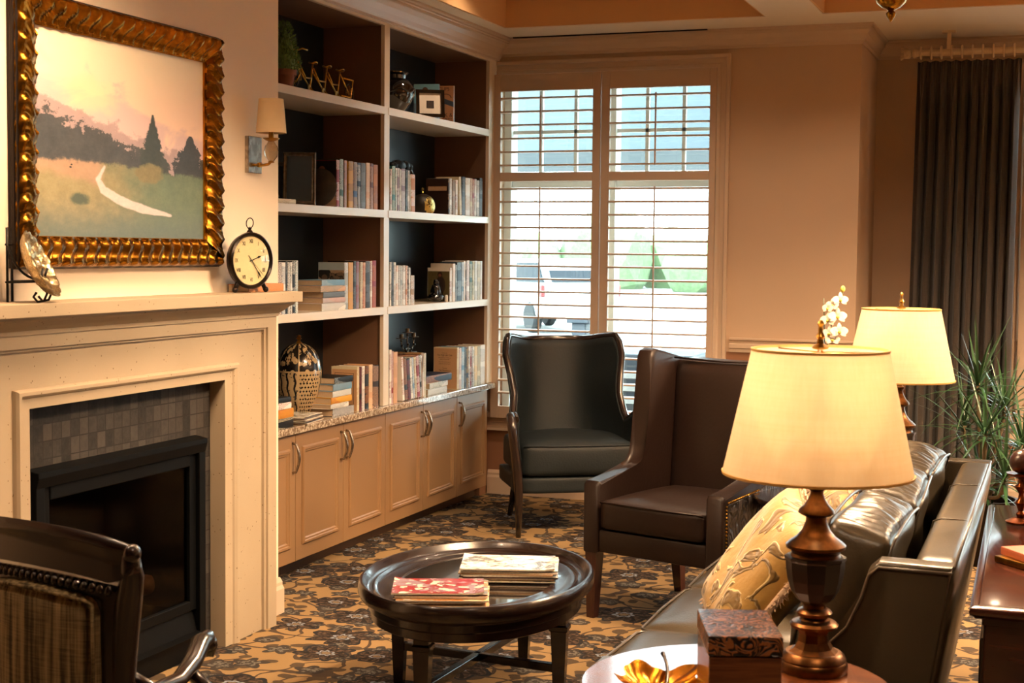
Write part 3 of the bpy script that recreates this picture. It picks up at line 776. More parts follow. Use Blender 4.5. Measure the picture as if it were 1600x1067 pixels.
def painting():
    M = Mat('landscape_canvas', '#c8b090', 0.45, spec=0.35)
    v = M.coords('Generated'); x, u, w = M.xyz(v)
    pv = M.vec(u, w, 0.0)
    n1 = M.noise(M.vec(u*1.0, w*1.6, 0.0), 3.2, 4, 0.55, 0.6); n2 = M.noise(pv, 9, 5, 0.6); n3 = M.noise(pv, 34, 4, 0.7)
    sky = M.mix(w.step(0.62, 1.0), '#e4c4ae', '#ecdcc0')
    cl = (n1+(w-0.72)*(-1.1)+(0.5-u)*0.25).step(0.47, 0.62)
    sky = M.mix(cl, sky, '#cbb0ae'); glow = (u-0.30)*(u-0.30)*3.0+(w-0.70)*(w-0.70)*9.0; sky = M.mix((0.12-glow+(n2-0.5)*0.2).step(0.0, 0.12)*0.6, sky, '#eccfa4')
    n4 = M.noise(pv, 16, 6, 0.75)
    top = 0.655-u*0.27
    h1 = (n2-0.5)*0.20+top
    far = (h1+0.03+(n4-0.5)*0.10-w).step(-0.012, 0.012); near = (h1-0.035+(n4-0.5)*0.30-w).step(-0.006, 0.010)
    c = M.mix(far*0.85, sky, M.mix(n3, '#8a7880', '#a69291')); c = M.mix(near, c, M.mix(n4, '#25282d', '#575a5c'))
    wid = ((0.66-w)*0.36*(n4*2.2-0.25)+0.004).mx(0.0)
    fir = (wid-(u-0.66).abs()).step(-0.004, 0.006); c = M.mix(fir*w.lt(0.655), c, M.mix(n4, '#20282a', '#4b5350'))
    wid2 = ((0.575-w).mx(0.0)*0.9*(n4*2.0-0.3)+0.006).mx(0.0); fir2 = (wid2-(u-0.90).abs()).step(-0.004, 0.006); c = M.mix(fir2*w.lt(0.57), c, M.mix(n4, '#262c30', '#4a4d50'))
    hor = 0.375-u*0.01+(u*5.0).sin()*0.012
    fm = (hor+(n4-0.5)*0.07-w).step(-0.010, 0.012)
    f1 = M.mix(n4, '#66603f', '#a89c78'); f2 = M.mix(n4, '#42544a', '#77866a')
    field = M.mix((u+(n2-0.5)*0.5).step(0.25, 0.75), f1, f2)
    field = M.mix((w+(n4-0.5)*0.12).step(0.0, 0.24), M.mix(n3, '#4d5c58', '#67736a'), field)
    field = M.mix(((w-(0.31-u*0.20)+(n2-0.5)*0.10).step(0.0, 0.06))*((0.36-u).step(-0.03, 0.03)), field, M.mix(n4, '#8f735e', '#b4967c'))
    c = M.mix(fm, c, field)
    bu = ((u-0.64)*(u-0.64)*1.6+(w-0.35)*(w-0.35)*4.5); c = M.mix((n4*0.030-0.004-bu).step(-0.004, 0.004), c, M.mix(n3, '#5f5a40', '#8d8460'))
    bu2 = ((u-0.24)*(u-0.24)*2.0+(w-0.20)*(w-0.20)*6.0); c = M.mix((n4*0.018-0.004-bu2).step(-0.003, 0.003), c, '#4a5446')
    def seg(ax, ay, bx, by, r0, r1):
        dx, dy = bx-ax, by-ay; L2 = dx*dx+dy*dy
        tt = (((u-ax)*dx+(w-ay)*dy)/L2).mx(0.0).mn(1.0); ex = u-(tt*dx+ax); ey = w-(tt*dy+ay)
        return ((tt*(r1-r0)+r0)-((ex*ex+ey*ey).pow(0.5)+(n4-0.5)*0.02)).step(-0.004, 0.005)
    path = seg(0.375, 0.365, 0.34, 0.30, 0.006, 0.014)
    for q in ((0.34, 0.30, 0.37, 0.25, 0.014, 0.020), (0.37, 0.25, 0.46, 0.205, 0.020, 0.024), (0.46, 0.205, 0.60, 0.165, 0.024, 0.022), (0.60, 0.165, 0.77, 0.140, 0.022, 0.006)): path = path.mx(seg(*q))
    c = M.mix(path, c, M.mix(n3, '#aca0a4', '#d6ccc8'))
    dots = V(M.nt, M.voro(M.vec(u*1.0, w*1.4, 0.0), 26).outputs['Distance']).lt(0.16)*u.lt(0.32)*w.lt(0.375)*w.gt(0.345)
    c = M.mix(dots, c, '#2c2624')
    M.color(c); M.bump(n3+M.noise(pv, 160, 2)*0.6, 0.15, 0.002); return M.m
MT['painting'] = painting()
bm = B(); box(bm, 0.014, 0.022, -W/2+0.094, W/2-0.094, 0.094, H-0.094); obj('canvas', bm, 'painting', pf)

# ------------------------------------------------------------------ wall sconce
sc = thing('wall_sconce', 'brass wall sconce with a cream drum shade and crystal bulb right of the painting', 'wall light', (-3.22, 5.50, 1.935))
bm = B(); box(bm, 0.0005, 0.02, -0.055, 0.055, 0, 0.155, bev=0.003); obj('backplate', bm, 'nickel', sc)
bm = B(); tube(bm, [(0.02, 0, 0.035), (0.06, 0, 0.035), (0.083, 0, 0.038), (0.096, 0, 0.05)], 0.006, 8)
lathe(bm, [(0.012, 0), (0.014, 0.004), (0.008, 0.008)], 14, (0.096, 0, 0.044)); box(bm, 0.035, 0.047, -0.012, 0.012, 0.025, 0.045, bev=0.002); obj('arm', bm, 'brass', sc, smooth=40)
bm = B(); lathe(bm, [(0.012, 0), (0.026, 0.018), (0.031, 0.04), (0.026, 0.062), (0.013, 0.082)], 9, (0.096, 0, 0.052)); obj('crystal', bm, 'crystal', sc)
bm = B(); lathe(bm, [(0.010, 0), (0.02, 0.004), (0.034, 0.012), (0.035, 0.015), (0.012, 0.010)], 20, (0.096, 0, 0.132)); lathe(bm, [(0.011, 0), (0.011, 0.06), (0.0, 0.06)], 16, (0.096, 0, 0.14)); obj('candle_sleeve', bm, 'brass', sc, smooth=40)
bm = B(); lathe(bm, [(0.064, 0), (0.052, 0.142), (0.050, 0.142), (0.062, 0)], 32, (0.096, 0, 0.168), closed=True); obj('lamp_shade', bm, 'shade_cream', sc, smooth=60)
# ================================================================== BOOKS
COL = {'red': '#8e1c22', 'white': '#efebe2', 'green': '#2c5138', 'pink': '#c9a59a', 'yellow': '#d9a02c', 'blue': '#2c4d78', 'navy': '#182238',
       'grey': '#777a7c', 'peach': '#d9a880', 'brown': '#6a3a28', 'orange': '#c47a38', 'teal': '#3c7a78', 'mauve': '#8d7680', 'black': '#14120f',
       'cream': '#d8cba8', 'tan': '#a8835a', 'darkbrown': '#2a1a15', 'silver': '#a6b0b2', 'skyblue': '#6f98b4'}
_bm = {}
def cover_mat(c, tc, seed):
    k = (c, tc, seed % 3)
    if k in _bm: return _bm[k]
    M = Mat('book_cover_%s_%s' % (c, tc), COL[c], 0.5, spec=0.3)
    v = M.coords(loc=(0, 0, seed % 3*0.37)); x, y, z = M.xyz(M.coords()); 
    n = M.noise(M.coords(scale=(60, 170, 420), loc=(0, seed % 3*3.1, 0)), 1, 2, 0.7)
    g = M.noise(M.coords(scale=(1, 1, 9), loc=(0, 0, seed % 3*2.0)), 1, 1)
    base = M.mix(M.noise(M.coords(), 14, 3), tuple(q*.75 for q in rgb(COL[c])[:3])+(1,), rgb(COL[c]))
    spine = x.gt(-0.004)
    M.color(M.mix((n.gt(0.53))*(g.gt(0.47))*spine, base, COL[tc])); _bm[k] = M.m; return M.m
def book_mesh(th, h, d, c, tc, seed, lying=False, dust=0.0):
    """upright book: spine at x=0, thickness along +y, height along z"""
    bm = B(); r = min(0.004, th*0.3)
    box(bm, -d, -0.002, 0, 0.0022, 0, h); box(bm, -d, -0.002, th-0.0022, th, 0, h)
    prism(bm, [(-0.003, 0), (-0.001, 0.0006), (0, th*0.3), (0, th*0.7), (-0.001, th-0.0006), (-0.003, th)], 'z', 0, h)
    pg = B(); box(pg, -d+0.004, -0.0035, 0.0022, th-0.0022, 0.003, h-0.003)
    return bm, pg
def book(label, y0, y1, z, h, c, tc, d=0.155, x=-3.515, lean=0.0, seed=0, group=None, name='book'):
    th = max(0.006, y1-y0-0.0012)
    t = book_mesh(th, h, d, c, tc, seed)
    o = obj(name, t[0], cover_mat(c, tc, seed), loc=(x, y0, z), rot=(lean, 0, 0)); tag(o, label, 'book', group)
    obj('pages', t[1], 'pageblock', o)
    return o
def book_flat(label, y0, y1, z0, z1, c, tc, d=0.16, x=-3.515, seed=0, rz=0.0, group=None, pages='pageblock'):
    """lying book, spine towards the room (+x), cover length along y"""
    th, L = z1-z0-0.0008, y1-y0
    bm, pg = book_mesh(th, L, d, c, tc, seed)
    R_ = Matrix.Translation((0, L/2, 0)) @ Matrix.Rotation(PI/2, 4, 'X')     # z -> -y, y -> z
    for b in (bm, pg): bmesh.ops.transform(b, matrix=R_, verts=b.verts)
    o = obj('book', bm, cover_mat(c, tc, seed), loc=(x, (y0+y1)/2, z0), rot=(0, 0, rz)); tag(o, label, 'book', group)
    obj('pages', pg, pages, o); return o
B_ = {}
B_['row_S2L'] = [(6.864, 6.898, 0.242, 'red', 'white'),(6.902, 6.941, 0.249, 'green', 'white'),(6.953, 6.981, 0.245, 'pink', 'grey'),(7.001, 7.056, 0.244, 'yellow', 'black'),(7.059, 7.105, 0.243, 'blue', 'yellow'),(7.108, 7.143, 0.242, 'navy', 'white'),(7.148, 7.206, 0.243, 'grey', 'black'),(7.211, 7.258, 0.248, 'peach', 'cream'),(7.262, 7.3, 0.247, 'brown', 'peach'),(7.303, 7.356, 0.243, 'orange', 'brown')]
B_['row_S2Ra'] = [(7.517, 7.54, 0.232, 'white', 'red'),(7.543, 7.583, 0.25, 'teal', 'cream'),(7.586, 7.61, 0.24, 'white', 'teal'),(7.612, 7.64, 0.242, 'mauve', 'white'),(7.643, 7.664, 0.237, 'white', 'grey'),(7.666, 7.717, 0.241, 'mauve', 'white'),(7.721, 7.752, 0.234, 'black', 'grey'),(7.754, 7.778, 0.236, 'white', 'black'),(7.781, 7.799, 0.214, 'cream', 'tan'),(7.801, 7.855, 0.216, 'orange', 'white')]
B_['row_S2Rb'] = [(8.351, 8.369, 0.219, 'darkbrown', 'tan'),(8.372, 8.407, 0.221, 'white', 'black'),(8.415, 8.462, 0.214, 'tan', 'black'),(8.469, 8.501, 0.216, 'white', 'red'),(8.52, 8.562, 0.236, 'cream', 'tan'),(8.572, 8.623, 0.241, 'navy', 'grey'),(8.632, 8.706, 0.237, 'white', 'tan'),(8.709, 8.747, 0.238, 'cream', 'red'),(8.749, 8.781, 0.237, 'red', 'cream'),(8.784, 8.815, 0.237, 'white', 'brown'),(8.822, 8.864, 0.23, 'white', 'navy'),(8.868, 8.92, 0.248, 'black', 'grey')]
B_['row_S3La'] = [(6.239, 6.251, 0.248, 'white', 'tan'),(6.253, 6.292, 0.253, 'brown', 'white'),(6.294, 6.329, 0.251, 'white', 'blue'),(6.331, 6.349, 0.256, 'black', 'grey'),(6.351, 6.376, 0.25, 'white', 'black'),(6.378, 6.397, 0.252, 'white', 'grey'),(6.4, 6.426, 0.256, 'black', 'white'),(6.428, 6.454, 0.26, 'white', 'teal')]
B_['row_S3Lb'] = [(6.958, 7.0, 0.248, 'silver', 'white'),(7.005, 7.059, 0.248, 'yellow', 'tan'),(7.063, 7.092, 0.254, 'black', 'grey'),(7.095, 7.13, 0.252, 'mauve', 'red'),(7.143, 7.175, 0.249, 'cream', 'grey'),(7.178, 7.208, 0.247, 'peach', 'red'),(7.211, 7.263, 0.253, 'darkbrown', 'grey'),(7.267, 7.292, 0.255, 'white', 'red'),(7.295, 7.34, 0.257, 'red', 'orange')]
B_['row_S3Ra'] = [(7.519, 7.539, 0.248, 'white', 'black'),(7.542, 7.568, 0.246, 'black', 'grey'),(7.571, 7.597, 0.246, 'white', 'grey'),(7.601, 7.633, 0.227, 'white', 'orange'),(7.636, 7.66, 0.227, 'white', 'grey'),(7.662, 7.687, 0.225, 'silver', 'white'),(7.69, 7.728, 0.228, 'white', 'brown'),(7.731, 7.757, 0.227, 'orange', 'white'),(7.759, 7.771, 0.222, 'black', 'white'),(7.773, 7.798, 0.215, 'white', 'grey'),(7.801, 7.853, 0.17, 'tan', 'white')]
B_['row_S3Rb'] = [(8.384, 8.417, 0.209, 'white', 'red'),(8.43, 8.472, 0.235, 'white', 'peach'),(8.475, 8.498, 0.227, 'silver', 'navy'),(8.502, 8.577, 0.242, 'navy', 'silver'),(8.581, 8.61, 0.244, 'skyblue', 'white'),(8.611, 8.639, 0.249, 'white', 'tan'),(8.642, 8.656, 0.246, 'black', 'white'),(8.659, 8.706, 0.254, 'white', 'red'),(8.712, 8.755, 0.248, 'green', 'cream'),(8.758, 8.792, 0.248, 'cream', 'green'),(8.796, 8.841, 0.25, 'white', 'grey'),(8.844, 8.89, 0.248, 'cream', 'grey'),(8.893, 8.928, 0.248, 'white', 'silver')]
B_['row_CL'] = [(7.11, 7.138, 0.239, 'cream', 'tan'),(7.142, 7.167, 0.237, 'black', 'red'),(7.17, 7.204, 0.238, 'white', 'mauve'),(7.207, 7.252, 0.235, 'black', 'orange'),(7.256, 7.302, 0.24, 'peach', 'cream'),(7.306, 7.377, 0.233, 'darkbrown', 'peach')]
B_['row_CRa'] = [(7.52, 7.546, 0.306, 'white', 'red'),(7.547, 7.57, 0.298, 'red', 'white'),(7.573, 7.626, 0.29, 'peach', 'tan'),(7.954, 7.991, 0.263, 'tan', 'brown'),(7.994, 8.03, 0.258, 'cream', 'grey')]
B_['row_CRlean'] = [(7.673, 7.7, 0.255, 'white', 'red'),(7.703, 7.745, 0.244, 'black', 'orange'),(7.748, 7.787, 0.241, 'black', 'red'),(7.79, 7.817, 0.242, 'white', 'black'),(7.82, 7.845, 0.242, 'skyblue', 'white'),(7.848, 7.878, 0.241, 'cream', 'brown'),(7.881, 7.919, 0.248, 'red', 'white'),(7.922, 7.95, 0.249, 'black', 'white'),(7.951, 7.981, 0.246, 'white', 'tan')]
B_['row_CRb'] = [(8.511, 8.543, 0.262, 'cream', 'tan'),(8.547, 8.583, 0.257, 'white', 'red'),(8.586, 8.633, 0.261, 'skyblue', 'white'),(8.637, 8.669, 0.258, 'black', 'grey'),(8.673, 8.702, 0.256, 'navy', 'yellow'),(8.706, 8.733, 0.258, 'white', 'navy'),(8.735, 8.755, 0.257, 'red', 'white'),(8.759, 8.776, 0.255, 'grey', 'white'),(8.78, 8.802, 0.252, 'white', 'grey'),(8.806, 8.855, 0.252, 'cream', 'yellow'),(8.858, 8.908, 0.25, 'cream', 'black'),(8.911, 9.0, 0.255, 'white', 'grey'),(9.008, 9.047, 0.25, 'white', 'tan')]
B_['st_S3L'] = [(6.704, 6.959, 1.431, 1.462, 'skyblue', 'silver'),(6.691, 6.973, 1.397, 1.429, 'peach', 'teal'),(6.72, 6.96, 1.364, 1.394, 'grey', 'black'),(6.715, 6.978, 1.335, 1.363, 'pink', 'silver'),(6.704, 6.978, 1.298, 1.338, 'white', 'grey')]
B_['st_CLa'] = [(6.165, 6.357, 0.875, 0.9, 'black', 'white'),(6.165, 6.359, 0.843, 0.874, 'white', 'red'),(6.165, 6.381, 0.805, 0.848, 'yellow', 'red'),(6.165, 6.379, 0.762, 0.809, 'black', 'cream')]
B_['st_CLb'] = [(6.848, 7.058, 0.91, 0.951, 'black', 'silver'),(6.832, 7.046, 0.871, 0.914, 'skyblue', 'grey'),(6.828, 7.04, 0.842, 0.881, 'silver', 'white'),(6.81, 7.046, 0.816, 0.857, 'yellow', 'red'),(6.804, 7.008, 0.795, 0.826, 'white', 'black'),(6.828, 7.072, 0.755, 0.804, 'navy', 'white')]
B_['st_CR'] = [(8.052, 8.402, 0.816, 0.867, 'navy', 'orange'),(8.069, 8.377, 0.785, 0.825, 'white', 'green'),(8.058, 8.351, 0.749, 0.792, 'silver', 'white')]
WORDS = {'red': 'red', 'white': 'white', 'green': 'green', 'pink': 'pale pink', 'yellow': 'yellow', 'blue': 'blue', 'navy': 'navy', 'grey': 'grey', 'peach': 'peach',
         'brown': 'brown', 'orange': 'orange', 'teal': 'teal', 'mauve': 'mauve', 'black': 'black', 'cream': 'cream', 'tan': 'tan', 'darkbrown': 'dark brown', 'silver': 'silvery', 'skyblue': 'sky blue'}
ORD = ['first', 'second', 'third', 'fourth', 'fifth', 'sixth', 'seventh', 'eighth', 'ninth', 'tenth', 'eleventh', 'twelfth', 'thirteenth', 'fourteenth']
SH = {'row_S2L': (1.837, 'row beside the portrait cover'), 'row_S2Ra': (1.837, 'row under the black sculpture'), 'row_S2Rb': (1.837, 'row by the brass globe'),
      'row_S3La': (1.302, 'row behind the mantel clock'), 'row_S3Lb': (1.302, 'row ending in the red book'), 'row_S3Ra': (1.302, 'short row below the sculpture shelf'),
      'row_S3Rb': (1.302, 'row behind the figurine'), 'row_CL': (0.7503, 'row beside the stack of six'), 'row_CRa': (0.7503, 'row under the candelabra'),
      'row_CRlean': (0.7503, 'leaning row under the candelabra'), 'row_CRb': (0.7503, 'row nearest the window')}
DEP = {'row_S2L': 0.17, 'row_S2Rb': 0.15, 'row_S3Rb': 0.15, 'row_CRb': 0.16}
for key, (zs, where) in SH.items():
    rows = B_[key]; prev = -9; n = len(rows)
    for i, (y0, y1, h, c, tc) in enumerate(rows):
        y0 = max(y0, prev+0.0008); y1 = max(y1, y0+0.008)
        if key in ('row_S2Rb', 'row_S3Rb', 'row_CRb'): y1 = min(y1, 8.992)
        pos = ORD[i]+' from the left' if i < n-1 else 'last'
        lab = '%s-spined book, %s in the %s' % (WORDS[c], pos, where)
        if i == n-1: lab = '%s-spined book at the right end of the %s' % (WORDS[c], where)
        if key == 'row_CRlean':
            book(lab, y0+0.028, y1+0.028, zs+0.002, h, c, tc, seed=i, lean=math.radians(6.5), group='books, '+where)
        elif key == 'row_S2Rb' and i == 4: book(lab, y0+0.014, y1+0.010, zs+0.0015, h, c, tc, seed=i, lean=math.radians(4), group='books, '+where); y1 += 0.012
        elif key == 'row_CRa' and i > 2: book(lab, y0, y1, zs, h, c, tc, seed=i, group='books, '+where)
        else: book(lab, y0, y1, zs, h, c, tc, d=DEP.get(key, 0.155), seed=i, group='books, '+where)
        prev = y1
STK = {'st_S3L': ('stack of five in the left bay', 1.302), 'st_CLa': ('stack of four beside the fireplace', 0.7503), 'st_CLb': ('stack of six by the patterned jar', 0.7503), 'st_CR': ('stack of three under the right bay', 0.7503)}
PLC = {5: ['topmost', 'second from the top', 'middle one', 'fourth from the top', 'lowest'], 4: ['topmost', 'second from the top', 'third from the top', 'lowest'],
       6: ['topmost', 'second from the top', 'third from the top', 'fourth from the top', 'fifth from the top', 'lowest'], 3: ['topmost', 'middle one', 'lowest']}
for key, (where, zs) in STK.items():
    rows = B_[key]; n = len(rows); tot = rows[0][3]-zs; hs = [r[3]-r[2] for r in rows]; k = tot/sum(hs); z = rows[0][3]
    for i, (y0, y1, a, b, c, tc) in enumerate(rows):
        h = hs[i]*k; z -= h
        if key == 'st_CLa': y0 = y1-0.24; 
        book_flat('%s book, %s of the %s' % (WORDS[c], PLC[n][i], where), y0, y1, max(z, zs), max(z, zs)+h, c, tc, seed=i, d=0.155,
                  group='books, '+where, x=-3.50 if key == 'st_CLa' else -3.515, rz=(0.0 if key != 'st_CR' else [-.05, .04, 0][i]))

# covers that show: pictures on the side facing the room's near end
def cover_pic(name, label_parent, w, h, fn):
    """thin printed panel lying on a book's near cover; local x from -w..0, z 0..h"""
    bm = B(); box(bm, -w, 0, -0.0012, -0.0002, 0, h); return obj(name, bm, fn, label_parent, loc=(-0.003, 0, 0.002))
def first_of(group): return [o for o in C.objects if o.get('group') == group][0]
def portrait_cover():
    M = Mat('portrait_cover_print', '#80705f', 0.35); x, y, z = M.xyz(M.coords())
    n = M.noise(M.coords(), 30, 3); c = M.mix(z.gt(0.115), '#d3b89c', '#231d18')
    c = M.mix((((x+0.085)*(x+0.085)*1.3+(z-0.135)*(z-0.135)*3.0)).lt(0.0042)*z.gt(0.115), c, '#b8b09c')
    c = M.mix(((x+0.082)*(x+0.082)+(z-0.185)*(z-0.185)*0.7).lt(0.00042), c, '#96624a')
    c = M.mix(((x+0.078)*(x+0.078)*1.6+(z-0.145)*(z-0.145)*0.8).lt(0.00030), c, '#6e1420')
    c = M.mix((z*140.0).sin().gt(0.75)*z.lt(0.1)*z.gt(0.03), c, '#8e7763')
    M.color(c); return M.m
MT['portrait'] = portrait_cover()
b0 = first_of('books, '+SH['row_S2L'][1]); cover_pic('cover_print', b0, 0.165, 0.235, 'portrait')
def bw_photo():
    M = Mat('sepia_photo_cover', '#8a6f56', 0.4); v = M.coords(); x, y, z = M.xyz(v); n = M.noise(v, 40, 4, 0.7)
    c = M.mix(n, '#8f745a', '#a38768')
    hair = ((x+0.115)*(x+0.115)*0.9+(z-0.185)*(z-0.185)*1.3).lt(0.00115*(n+0.6)); c = M.mix(hair, c, '#15100c')
    c = M.mix(((x+0.115)*(x+0.115)+(z-0.165)*(z-0.165)).lt(0.00028), c, '#5d4636')
    bush = z.lt(0.165+n*0.05)*x.gt(-0.085); c = M.mix(bush, c, M.mix(n.gt(0.5), '#221a14', '#6f5843')); M.color(c); return M.m
MT['bwphoto'] = bw_photo()
b0 = first_of('books, '+SH['row_S3Lb'][1]); cover_pic('cover_print', b0, 0.150, 0.205, 'bwphoto')
def olive_cover():
    M = Mat('olive_figure_cover', '#5d5532', 0.4); v = M.coords(); x, y, z = M.xyz(v); n = M.noise(v, 50, 3)
    c = M.mix(n, '#4a4526', '#665c38')
    c = M.mix(((x+0.06)*(x+0.06)*1.6+(z-0.10)*(z-0.10)*0.5).lt(0.0016*(n*0.5+0.75)), c, '#2e211b')
    c = M.mix(((x+0.064)*(x+0.064)+(z-0.166)*(z-0.166)).lt(0.00026), c, '#2b1712'); c = M.mix(((x+0.064)*(x+0.064)+(z-0.16)*(z-0.16)).lt(0.00009), c, '#7a4a36')
    c = M.mix(((x+0.09)*(x+0.09)+(z-0.13)*(z-0.13)).lt(0.00008), c, '#a8793c'); M.color(c); return M.m
MT['olive'] = olive_cover()
b0 = first_of('books, '+SH['row_S3Rb'][1]); cover_pic('cover_print', b0, 0.145, 0.185, 'olive')
b0 = first_of('books, '+SH['row_S2Rb'][1])
bm = B(); box(bm, -0.135, -0.012, -0.0014, -0.0002, 0.145, 0.172, bev=0.003); obj('cover_label', bm, 'tan_label' if 'tan_label' in MT else 'pageblock', b0)
b0 = first_of('books, '+SH['row_CRb'][1])
MT['tancover'] = plain('tan_book_jacket', '#b98f68', 0.45, var=0.04, scale=6)
bm = B(); box(bm, -0.155, -0.003, -0.0012, -0.0002, 0.002, 0.255); obj('cover_print', bm, 'tancover', b0)
for s_, zz, sz in (('Words by', 0.225, 0.008), ('The High Life Club', 0.212, 0.013), ('what we learned on the way', 0.196, 0.007), ('and all that came after', 0.186, 0.007), ('stories for every season', 0.170, 0.008), ('gathered and told again', 0.158, 0.008), ('Music by', 0.130, 0.008), ('The Wanderers', 0.116, 0.012)):
    text('cover_text', s_, sz*1.15, 'ink', b0, (-0.085, -0.0014, zz), (PI/2, 0, 0), 0.0001, 0.9)
b0 = first_of('books, '+SH['row_CL'][1])
bm = B(); box(bm, -0.15, -0.003, -0.0012, -0.0002, 0.002, 0.225); obj('cover_print', bm, 'tancover', b0)
bm = B(); sweep(bm, [(-0.135, -0.0013, 0.03), (-0.02, -0.0013, 0.03), (-0.02, -0.0013, 0.205), (-0.135, -0.0013, 0.205)], [(0, 0), (0, 0.0004), (0.002, 0.0004), (0.002, 0)], (0, -1, 0), closed=True); obj('cover_border', bm, 'brown_ink' if 'brown_ink' in MT else 'ink', b0)

# two books standing face-out on the top right shelf
def cover_blue():
    M = Mat('pale_blue_novel_cover', '#6d9aa6', 0.35); v = M.coords(); x, y, z = M.xyz(v); n = M.noise(v, 30, 3)
    c = M.mix(z.gt(0.1), '#5e7484', '#6f9fae'); c = M.mix((((x+0.075)*(x+0.075)*0.8+(z-0.11)*(z-0.11)*0.45)).lt(0.0018*(n*0.4+0.8)), c, '#d9b597')
    c = M.mix(((x+0.085)*(x+0.085)*1.4+(z-0.175)*(z-0.175)).lt(0.0005), c, '#4b342a'); M.color(c); return M.m
MT['coverblue'] = cover_blue()
def cover_car():
    M = Mat('tan_car_cover', '#a8754e', 0.4); v = M.coords(); x, y, z = M.xyz(v)
    c = M.mix(M.noise(v, 20, 2), '#9a6a45', '#b4825a')
    band = ((z-(0.135-(x+0.07)*0.35)).abs()).lt(0.016); c = M.mix(band, c, '#3b444f')
    c = M.mix(((x+0.115)*(x+0.115)+(z-0.105)*(z-0.105)).lt(0.00042), c, '#2b2f36'); c = M.mix(((x+0.115)*(x+0.115)+(z-0.105)*(z-0.105)).lt(0.00012), c, '#5a6470')
    c = M.mix((((x+0.05)*(x+0.05)+(z-0.15)*(z-0.15)*2.0)-0.0012).abs().lt(0.00022)*z.gt(0.15), c, '#5a4030'); M.color(c); return M.m
MT['covercar'] = cover_car()
def facing(label, name, x, y, z, w, h, th, rz, front, lines):
    bm = B(); box(bm, -w, 0, 0, 0.002, 0, h); box(bm, -w, 0, th-0.002, th, 0, h); box(bm, -0.002, 0, 0, th, 0, h)
    o = obj(name, bm, cover_mat('tan' if front == 'covercar' else 'skyblue', 'black', 1), loc=(x, y, z), rot=(0, 0, rz)); tag(o, label, 'book')
    pg = B(); box(pg, -w+0.003, -0.0025, 0.002, th-0.002, 0.002, h-0.002); obj('pages', pg, 'pageblock', o)
    cv = B(); box(cv, -w, 0, -0.001, 0, 0, h); obj('cover_print', cv, front, o)
    for s_, xx, zz, sz, col, sx in lines: text('cover_text', s_, sz, col, o, (xx, -0.0013, zz), (PI/2, 0, 0), 0.0001, sx)
    return o
facing('pale blue novel standing face-out behind the small framed photo', 'book', -3.545, 8.26, 2.4035, 0.155, 0.215, 0.022, 0.16, 'coverblue',
       [('NICK', -0.068, 0.142, 0.040, 'ink', 1.0), ('HORNBY', -0.066, 0.100, 0.036, 'ink', 1.0)])
facing('tan book with a car drawing on its cover, standing on the top right shelf', 'book', -3.530, 8.455, 2.4035, 0.165, 0.225, 0.026, 0.10, 'covercar',
       [('CLIPS', -0.062, 0.205, 0.030, 'ink', 1.0), ('PARK &', -0.062, 0.045, 0.034, 'ink', 1.0), ('PLUMMETT', -0.066, 0.016, 0.030, 'ink', 0.8)])

# ================================================================== SHELF ORNAMENTS
# small framed photo
t = thing('photo_frame', 'small black photo frame with a wide cream mat on the top right shelf', 'photo frame', (-3.53, 8.10, 2.4035), (0.0, 0.0, 0.55))
tilt = Matrix.Rotation(-0.16, 4, 'X')
bm = B(); sweep(bm, [(-0.085, 0, 0), (0.085, 0, 0), (0.085, 0, 0.165), (-0.085, 0, 0.165)], [(0, 0), (0, 0.014), (0.02, 0.014), (0.02, 0)], (0, -1, 0), closed=True); bmesh.ops.transform(bm, matrix=tilt, verts=bm.verts); obj('frame', bm, 'black_gloss', t)
bm = B(); box(bm, -0.068, 0.068, -0.004, 0.002, 0.018, 0.148, mat=tilt); obj('mat_board', bm, 'paper', t)
bm = B(); box(bm, -0.022, 0.022, -0.006, -0.0042, 0.055, 0.100, mat=tilt); obj('print', bm, 'ink', t)
bm = B(); tube(bm, [(0, 0.022, 0.12), (0, 0.07, 0.004)], 0.004, 6); obj('easel_leg', bm, 'black_gloss', t)
# black glossy urn
t = thing('urn', 'glossy black lidded urn with a looped handle on the top right shelf', 'urn', (-3.66, 7.87, 2.4035))
bm = B(); lathe(bm, [(0, 0), (0.06, 0), (0.066, 0.01), (0.058, 0.02), (0.095, 0.06), (0.118, 0.11), (0.112, 0.16), (0.085, 0.195), (0.066, 0.205), (0.070, 0.225), (0.084, 0.236), (0.084, 0.243), (0.06, 0.246), (0, 0.246)], 40); obj('body', bm, 'black_gloss', t, smooth=40)
for s in (-1, 1):
    bm = B(); tube(bm, bez((0, s*0.06, 0.235), (0, s*0.13, 0.265), (0, s*0.15, 0.17), (0, s*0.108, 0.12), 14), 0.010, 10); obj('handle', bm, 'black_gloss', t)
bm = B(); tube(bm, [((0.116+0.006*math.sin(a*3))*math.cos(a*PI/24), (0.116+0.006*math.sin(a*3))*math.sin(a*PI/24), 0.135+0.012*math.sin(a*PI/4)) for a in range(48)], 0.007, 8, closed=True); obj('relief_band', bm, 'black_gloss', t)
